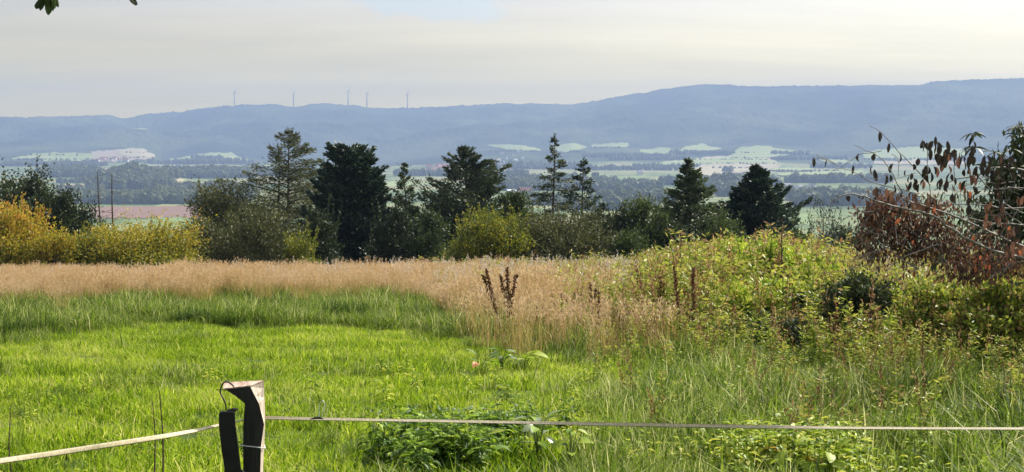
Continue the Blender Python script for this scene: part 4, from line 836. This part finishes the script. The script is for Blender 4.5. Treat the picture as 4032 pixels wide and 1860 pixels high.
LP = [(488, 175, 0), (494, 180, 1), (548, 245, 1), (467, 305, 2), (460, 305, 0), (445, 375, 0), (462, 400, 1), (570, 365, 0), (533, 425, 3), (528, 430, 0), (680, 420, 0), (676, 470, 1), (690, 450, 2), (720, 335, 2), (690, 365, 2), (740, 225, 0), (748, 230, 2), (790, 235, 1), (800, 230, 1), (765, 375, 0), (775, 380, 2),
  (757, 380, 1), (820, 255, 1), (850, 260, 0), (870, 290, 3), (890, 290, 2), (905, 420, 2), (915, 425, 0), (940, 285, 0), (1038, 205, 0), (1000, 330, 3), (985, 350, 3), (1010, 330, 0), (985, 400, 0), (1060, 380, 0), (1070, 385, 2), (1050, 390, 1), (970, 480, 4), (965, 470, 3), (1000, 520, 3), (1020, 525, 4), (305, 552, 2), (340, 375, 1),
  (407, 570, 3), (480, 500, 3), (490, 510, 0), (530, 510, 3), (545, 520, 3), (920, 540, 0), (755, 450, 0), (745, 460, 3), (365, 630, 1), (315, 695, 1), (108, 330, 1), (183, 335, 1), (372, 305, 2), (610, 310, 2), (605, 680, 4), (595, 690, 4), (690, 810, 4), (1025, 820, 4), (1045, 785, 4), (1085, 900, 4), (770, 240, 0), (1310, 870, 4), (800, 560, 3), (830, 570, 3), (780, 560, 3), (890, 320, 3), (880, 330, 0), (925, 310, 1), (1120, 390, 0), (1140, 400, 2),
  (1255, 730, 4), (810, 620, 4), (640, 1000, 3), (700, 990, 4), (960, 300, 1), (1090, 350, 1)]
for cx_, cy_, n_, k0 in [(760, 400, 5, 0), (860, 300, 9, 0), (905, 330, 8, 3), (985, 320, 9, 0), (1060, 400, 7, 0), (985, 500, 7, 3), (1030, 260, 6, 0), (800, 250, 5, 1), (1150, 420, 9, 0), (1120, 350, 7, 0), (1230, 330, 8, 0), (550, 560, 7, 3), (620, 600, 7, 3), (700, 560, 7, 3), (1180, 700, 9, 3), (1260, 860, 9, 3), (1120, 930, 9, 4), (960, 960, 7, 3), (1040, 560, 6, 0), (680, 480, 4, 0), (1280, 740, 8, 3), (1300, 560, 8, 3), (880, 470, 6, 0), (1200, 500, 8, 0), (760, 620, 7, 3), (1300, 430, 8, 0), (620, 430, 4, 0), (1150, 620, 8, 3)]:
    for _ in range(n_): LP.append((cx_ + rng.normal() * 40, cy_ + rng.normal() * 30, k0 if rng.random() < .8 else int(rng.integers(0, 4))))
for x_, y_, k_ in LP:
    p = at(*cpx(x_, y_), 13.75 + rng.normal() * .12) - W0; o = bpy.data.objects.new('leaf', HL[k_]); C.objects.link(o); o.parent = wt; o.location = p
    o.rotation_euler = (rng.normal() * .12, rng.normal() * .15, rng.uniform(0, 6.28) if k_ != 4 else rng.normal() * .5); o.scale = (rng.uniform(.6, 1.0),) * 3
# mass of withered leaves on the broken bough
def blobs(m, spec, Yc, L, Wd, hang=1.0, dens=1.0, tint=(.5, .25)):
    for x_, y_, rx, ry, n in spec:
        n = int(n * dens); a = rng.normal(size=(n, 3)) * .5; c = at(*cpx(x_, y_), Yc) - W0; k = Yc / F / 1.4844
        P = c + a * [rx * k, .28, ry * k]; D = rng.normal(size=(n, 3)) * .45 + [0, 0, -hang]
        m.leaves(P, D, L * rng.uniform(.6, 1.3, n), Wd * rng.uniform(.7, 1.2, n), np.clip(tint[0] + tint[1] * rng.normal(size=n), 0, 1))
m = MB(); blobs(m, [(450, 640, 90, 70, 260), (520, 580, 80, 70, 240), (430, 720, 80, 90, 260), (540, 700, 120, 120, 420), (640, 650, 110, 90, 320), (690, 760, 130, 110, 420), (790, 590, 70, 60, 160), (600, 820, 150, 100, 420), (440, 840, 90, 90, 260), (760, 850, 150, 110, 380), (870, 800, 120, 120, 320), (800, 700, 130, 80, 260), (960, 880, 140, 110, 300), (1060, 960, 140, 90, 240), (1100, 820, 120, 100, 200), (1220, 980, 150, 80, 300), (1320, 900, 110, 90, 240), (1000, 1000, 160, 60, 260), (880, 620, 90, 60, 120)], 14.1, .065, .024, 1.0, .95)
for _ in range(280):
    x_ = rng.uniform(380, 1320); y_ = rng.uniform(620 - .25 * (x_ - 380), 980); q0 = at(*cpx(x_, y_), 14 + rng.normal() * .2) - W0; q1 = q0 + rng.normal(size=3) * [.14, .1, .09] + [-.08, 0, -.06]; m2 = globals().setdefault('twm', MB()); m2.tube([q0, (q0 + q1) / 2 + rng.normal(size=3) * .015, q1], [.004, .003, .0015], 3, cap=False)
tag(twm.build('twigs', twigm, wt), kind='stuff')
tag(m.build('foliage', M_brown, wt), kind='stuff')

xr, yr = at(4650, 900, 16.5)[:2]; et = empty('evergreen_tree', (xr, yr, gz(xr, yr)), 'dark evergreen tree at the right edge behind the withered branches', 'tree'); Wsave = W0; W0 = np.array(et.location)
m = MB(); blobs(m, [(1320, 200, 60, 90, 200), (1310, 300, 70, 90, 240), (1260, 420, 120, 80, 360), (1180, 450, 80, 60, 110), (1320, 480, 100, 100, 340), (1200, 340, 60, 40, 120), (1290, 560, 140, 80, 380), (1110, 570, 70, 50, 70), (1160, 640, 120, 80, 340), (1290, 680, 150, 110, 460), (1060, 660, 90, 60, 110), (1130, 760, 120, 70, 200),
    (1300, 820, 150, 110, 420), (1000, 760, 100, 60, 90), (1450, 500, 160, 260, 900), (1480, 850, 160, 200, 700), (1180, 880, 160, 90, 360), (900, 900, 120, 60, 90)], 16, .12, .036, .9, .55, (.42, .28)); tag(m.build('foliage', M_dark, et), kind='stuff')
MB().tube(np.concatenate([.1 * np.sin(tz * 3), 0 * tz, tz * 5], 1), np.linspace(.16, .04, 8), 8).build('trunk', barkm, et, True)
for pl in ([(2250, 1050), (1800, 900), (1500, 700), (1330, 600), (1180, 450)], [(2250, 900), (1800, 700), (1480, 480), (1330, 320), (1310, 170)], [(2250, 1120), (1800, 950), (1500, 850), (1250, 760), (1010, 700)]):
    MB().tube(bpts(pl, 16.5, 16) - W0, np.linspace(.05, .008, len(pl)), 5).build('branch', barkm, et, True)
# fans of long narrow leaves at its tips, each leaf on its own
fm = broad_leaf_mesh(.15, .034, M_dark, curl=.55)
for fx, fy, nf in ((1040, 190, 9), (1045, 270, 9), (1300, 150, 11), (1290, 190, 8), (1170, 300, 8), (1250, 285, 8), (800, 240, 5), (1110, 380, 6)):
    c = at(*cpx(fx, fy), 15.4) - W0
    for i in range(nf):
        a = i * 6.28 / nf + rng.normal() * .2; o = bpy.data.objects.new('leaf', fm); C.objects.link(o); o.parent = et; o.location = c; o.rotation_euler = (rng.uniform(-.1, .5), rng.normal() * .3, a); o.scale = (rng.uniform(.8, 1.2),) * 3
W0 = Wsave
# one yellow leaf in the thicket
X_, Y_, Z_ = at(3735, 1228, 17.75); yl = bpy.data.objects.new('fallen_leaf', LM['y']); C.objects.link(yl); yl.location = (X_, Y_, Z_); yl.rotation_euler = (R(-65), .3, 2.6); tag(yl, 'large yellow leaf caught in the thicket under the withered branches', 'leaf')

# twigs of an overhead tree hanging into the top left corner
def twig(px, py, Y, pl, label, leaves):
    b = at(px, py, Y); r = empty('hanging_twig', b, label, 'twig'); p = np.array([at(*q, Y) for q in pl]) - b; MB().tube(p, np.linspace(.006, .003, len(p)), 5).build('stem', barkm, r)
    for lx, ly, sc_, rz, tl, k in leaves:
        o = bpy.data.objects.new('leaf', HL2[k]); C.objects.link(o); o.parent = r; o.location = at(lx, ly, Y) - b; o.rotation_euler = (.2, tl, rz); o.scale = (sc_,) * 3
HL2 = [hang_leaf_mesh(.07, .034, M_dark, .15), hang_leaf_mesh(.06, .03, M_green, -.1)]
twig(200, -260, 6, [(200, -260), (205, -120), (200, -40), (192, 10)], 'small cluster of dark leaves hanging into the top left corner', [(185, -12, 1, .4, .75, 0), (192, -5, 1, .2, .1, 0), (200, -20, 1, -.5, -.2, 1), (208, -25, .9, .6, -.5, 0), (178, -8, .9, .1, .95, 0), (200, 5, .5, .1, 0, 0), (214, 0, .8, 1.4, -.05, 1), (170, 5, .6, .4, .3, 0), (196, -30, 1.1, .1, .3, 1)])
twig(450, -220, 6, [(450, -220), (480, -80), (505, -10), (530, 15)], 'single twig tip hanging from the top edge, right of the leaf cluster', [(508, -14, .7, .2, -.75, 0), (525, 6, .3, .4, -.6, 0), (460, -45, .7, .2, 0, 0), (470, -60, .7, 1, .3, 0)])

# ------------------------------------------------------------------ fence post, slab, tape
paleW = mat('sunlit_split_wood', (.28, .21, .16), (.70, .60, .49), 55, .75, .8, (1, 1, .07), bscale=.004); darkW = mat('shaded_wood', (.012, .011, .011), (.045, .04, .036), 55, .8, .9, (1, 1, .07)); endW = mat('end_grain', (.26, .16, .12), (.66, .50, .40), 45, .8, .6, (1, .25, 1))  # post shade is painted into the dark wood, sunlight into the pale right side
blackm = mat('black_rubber', (.006, .006, .007), (.014, .013, .014), 12, .6, .3); wirem = mat('rusty_wire', (.02, .016, .014), (.04, .03, .026), 30, .6, .2)
YP = 7.4
fp = at(1000, 1700, YP); post = empty('fence_post', (fp[0], fp[1], gz(fp[0], fp[1])), 'wooden fence post with a flared top, dark front and sunlit right side', 'fence post'); O = np.array(post.location)
SEC = [(1532, 888, 986, 1039, 884, 1504, 1512), (1560, 926, 1004, 1040, 930, 1530, 1534), (1590, 964, 1020, 1041, 968, 1566, 1566), (1671, 958, 1040, 1044, 962, 1650, 1650), (1756, 957, 1028, 1041, 962, 1736, 1736), (1860, 957, 1025, 1036, 962, 1842, 1842), (2190, 960, 1025, 1038, 962, 2150, 2150)]
V = []
for py, fl, fr_, br_, bl_, pyr, pyl in SEC:
    V += [at(fl, py + (4 if py < 1540 else 0), YP), at(fr_, py - (8 if py < 1540 else 0), YP), at(br_, pyr, YP + .09), at(bl_, pyl, YP + .11)]
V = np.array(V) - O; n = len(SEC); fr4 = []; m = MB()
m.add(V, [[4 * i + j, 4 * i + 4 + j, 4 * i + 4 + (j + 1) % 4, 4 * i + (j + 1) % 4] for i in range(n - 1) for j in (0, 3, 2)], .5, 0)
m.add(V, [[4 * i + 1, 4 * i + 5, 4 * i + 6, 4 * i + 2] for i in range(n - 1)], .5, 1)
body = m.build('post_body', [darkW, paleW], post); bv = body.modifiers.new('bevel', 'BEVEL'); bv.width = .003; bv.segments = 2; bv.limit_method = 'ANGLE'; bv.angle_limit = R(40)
m = MB(); T = V[:4] + [0, 0, .002]; T2 = T + [0, 0, .006]; T2[0] += (-.012, -.005, 0); T2[3] += (-.004, 0, 0); m.add(np.concatenate([T, T2]), [[4, 5, 6, 7], [0, 1, 5, 4], [1, 2, 6, 5], [2, 3, 7, 6], [3, 0, 4, 7]]); m.build('cut_top', endW, post)
nail = MB().tube([at(850, 1535.5, YP - .02) - O, at(880, 1536, YP - .01) - O, at(912, 1537, YP + .01) - O], [.0026, .0026, .0026], 6).build('nail', wirem, post)
cordm = mat('pale_cord', (.5, .5, .5), (.68, .68, .68), 60, .8, .4)
m = MB(); cpts = [at(p[0], p[1], p[2]) - O for p in ((940, 1754, YP - .02), (960, 1756, YP - .012), (1000, 1760, YP - .012), (1029, 1764, YP - .012), (1044, 1765, YP + .04), (1040, 1752, YP + .11), (1000, 1742, YP + .13), (962, 1742, YP + .12), (950, 1750, YP + .03))]; m.tube(cpts, .0032, 6); m.build('cord', cordm, post, True)
# black slab on a hook
sb = empty('hanging_slab', at(900, 1640, YP - .08), 'black slab-shaped block hanging from a bent wire hook on the left of the fence post', 'block'); O2 = np.array(sb.location)
SS = [(1622, 868, 925), (1632, 861, 925), (1680, 862, 928), (1760, 870, 938), (1850, 884, 950), (1862, 882, 966), (2010, 892, 972)]; V = []
for py, a, b_ in SS: V += [at(a, py, YP - .10), at(b_, py, YP - .10), at(b_, py - 3, YP - .05), at(a, py - 3, YP - .05)]
m = MB(); n = len(SS); m.add(np.array(V) - O2, [[4 * i + j, 4 * i + 4 + j, 4 * i + 4 + (j + 1) % 4, 4 * i + (j + 1) % 4] for i in range(n - 1) for j in range(4)] + [[0, 1, 2, 3], [4 * n - 1, 4 * n - 2, 4 * n - 3, 4 * n - 4]])
so_ = m.build('block_body', blackm, sb); bv = so_.modifiers.new('bevel', 'BEVEL'); bv.width = .006; bv.segments = 2; bv.limit_method = 'ANGLE'
hornp = [at(900, 1626, YP - .075) - O2, at(918, 1616, YP - .075) - O2, at(937, 1611, YP - .07) - O2]; MB().tube(hornp, [.017, .012, .006], 8).build('horn', blackm, sb, True)
hk = [(890, 1618), (889, 1598), (884, 1580), (874, 1562), (867, 1550), (868, 1532), (874, 1514), (884, 1505), (896, 1504), (908, 1510), (921, 1523)]
p = np.array([at(a, b_, YP - .07 + .06 * i / len(hk)) for i, (a, b_) in enumerate(hk)]) - O2; t_ = np.linspace(0, len(p) - 1, 31); q = np.stack([np.interp(t_, np.arange(len(p)), p[:, k]) for k in range(3)], 1)
for _ in range(2):
    for k in range(3): q[1:-1, k] = np.convolve(q[:, k], [.25, .5, .25], 'same')[1:-1]
MB().tube(q, .0042, 7).build('hook', wirem, sb, True)
# fence tape
tm = bpy.data.materials.new('fence_tape'); tm.use_nodes = True; t = NT(tm.node_tree); b = t.n['Principled BSDF']; b.inputs['Roughness'].default_value = .6
tcn = t.new('ShaderNodeAttribute', attribute_name='tint'); wv = t.math('SINE', t.math('MULTIPLY', tcn.outputs['Fac'], 75.0)); oc = t.new('ShaderNodeTexCoord'); nz = t.new('ShaderNodeTexNoise', i_Scale=90.0, i_Detail=3.0); t.link(oc.outputs['Object'], nz.inputs['Vector'])
base = t.ramp(nz.outputs[0], [(.35, (.50, .43, .27)), (.65, (.74, .66, .46))]); edgec = t.ramp(tcn.outputs['Fac'], [(.0, (.16, .14, .10)), (.16, (1, 1, 1)), (.84, (1, 1, 1)), (1.0, (.16, .14, .10))])
mm_ = t.new('ShaderNodeMix', data_type='RGBA', blend_type='MULTIPLY'); mm_.inputs[0].default_value = 1; t.link(base, mm_.inputs[6]); t.link(edgec, mm_.inputs[7]); t.link(mm_.outputs[2], b.inputs['Base Color'])
tr = t.new('ShaderNodeBsdfTranslucent'); t.link(mm_.outputs[2], tr.inputs[0]); mx = t.new('ShaderNodeMixShader', i_0=.3); t.link(b.outputs[0], mx.inputs[1]); t.link(tr.outputs[0], mx.inputs[2]); t.link(mx.outputs[0], t.n['Material Output'].inputs[0])
def tape(pts, twist, width, label, nseg=160):
    """pts: (px, py, Y); twist: (px, angle) pairs, 0 = flat towards the viewer, 90 = edge-on"""
    pts = np.array(pts, float); s = np.linspace(0, 1, nseg); c = np.linspace(0, 1, len(pts)); P = np.array([at(np.interp(k, c, pts[:, 0]), np.interp(k, c, pts[:, 1]), np.interp(k, c, pts[:, 2])) for k in s])
    for _ in range(6):
        P[1:-1] = .25 * P[:-2] + .5 * P[1:-1] + .25 * P[2:]
    T = norm(np.gradient(P, axis=0)); U = norm(np.cross(np.cross(T, [0, 0, 1.0]), T)); N = np.cross(T, U); pxs = 2016 + F * P[:, 0] / P[:, 1]
    tw = np.array(sorted(twist)); A = np.radians(np.interp(pxs, tw[:, 0], tw[:, 1]))[:, None]; Wd = U * np.cos(A) + N * np.sin(A); mid = P[nseg // 2].copy(); m = MB(); rows = 5; V = []; tt = []
    for k in range(rows):
        f = k / (rows - 1) - .5; V.append(P + Wd * width * f + np.cross(Wd, T) * (.0012 * (1 - 4 * f * f)) - mid); tt.append(np.full(nseg, k / (rows - 1)))
    Q = [[k * nseg + i, k * nseg + i + 1, (k + 1) * nseg + i + 1, (k + 1) * nseg + i] for k in range(rows - 1) for i in range(nseg - 1)]
    m.add(np.concatenate(V), Q, np.concatenate(tt)); o = m.build('fence_tape', tm, None, True); o.location = mid; md = o.modifiers.new('thick', 'SOLIDIFY'); md.thickness = .001
    return tag(o, label, 'fence tape')
tape([(960, 1655, 7.47), (861, 1674, 7.44), (800, 1690, 7.3), (650, 1718, 6.9), (400, 1757, 6.35), (200, 1788, 6.05), (0, 1816, 5.8), (-400, 1885, 5.3), (-900, 1980, 4.8)], [(-900, 10), (0, 28), (388, 0), (600, 20), (760, 60), (861, 78), (960, 85)], .026, 'cream electric fence tape running from the post to the left edge')
tape([(1040, 1645, 7.48), (1250, 1650, 7.5), (1600, 1656, 7.55), (2000, 1663, 7.6), (2400, 1671, 7.6), (2800, 1678, 7.6), (3200, 1684, 7.6), (3600, 1687, 7.6), (4032, 1688, 7.6), (4500, 1686, 7.6), (5200, 1676, 7.6)],
     [(1040, -40), (1150, -50), (1500, -58), (2000, -52), (2250, -40), (2500, -20), (2900, -25), (3100, -45), (3300, -62), (4032, -62), (5200, -70)], .021, 'pale electric fence tape running from the post to the right edge', 260)
# knotted loop on the tape
kn = empty('tape_knot', at(1262, 1645, 7.47), 'frayed clear loop knotted onto the tape right of the post', 'knot'); O3 = np.array(kn.location)
knm = mat('clear_plastic', (.55, .58, .5), (.7, .72, .62), 40, .3, .2); 
kp = [(1255, 1640), (1258, 1618), (1257, 1596), (1263, 1581), (1272, 1578), (1279, 1590), (1276, 1612), (1268, 1628), (1268, 1642)]
MB().tube(np.array([at(a, b_, 7.47) for a, b_ in kp]) - O3, .0022, 5).build('loop', knm, kn, True)
MB().tube(np.array([at(a, b_, 7.46) for a, b_ in ((1222, 1651), (1240, 1647), (1258, 1646), (1275, 1651))]) - O3, [.002, .006, .007, .002], 7).build('knot_body', blackm, kn, True)

# ------------------------------------------------------------------ haze
hz = bpy.data.materials.new('haze'); hz.use_nodes = True; t = NT(hz.node_tree); t.n.clear(); o_ = t.new('ShaderNodeOutputMaterial'); pv = t.new('ShaderNodeVolumePrincipled')
pv.inputs['Color'].default_value = (.345, .468, .745, 1); pv.inputs['Density'].default_value = 1.75e-4; pv.inputs['Anisotropy'].default_value = .04
t.link(pv.outputs[0], o_.inputs['Volume'])
HB, HT, HW = -260.0, 388.0, 9800.0
V = [(x, y, z) for z in (HB, HT) for x, y in ((-HW, -HW), (HW, -HW), (HW, HW), (-HW, HW))]
hb = MB(); hb.add(V, [[0, 3, 2, 1], [4, 5, 6, 7], [0, 1, 5, 4], [1, 2, 6, 5], [2, 3, 7, 6], [3, 0, 4, 7]]); ho = hb.build('haze', hz); tag(ho, kind='stuff')
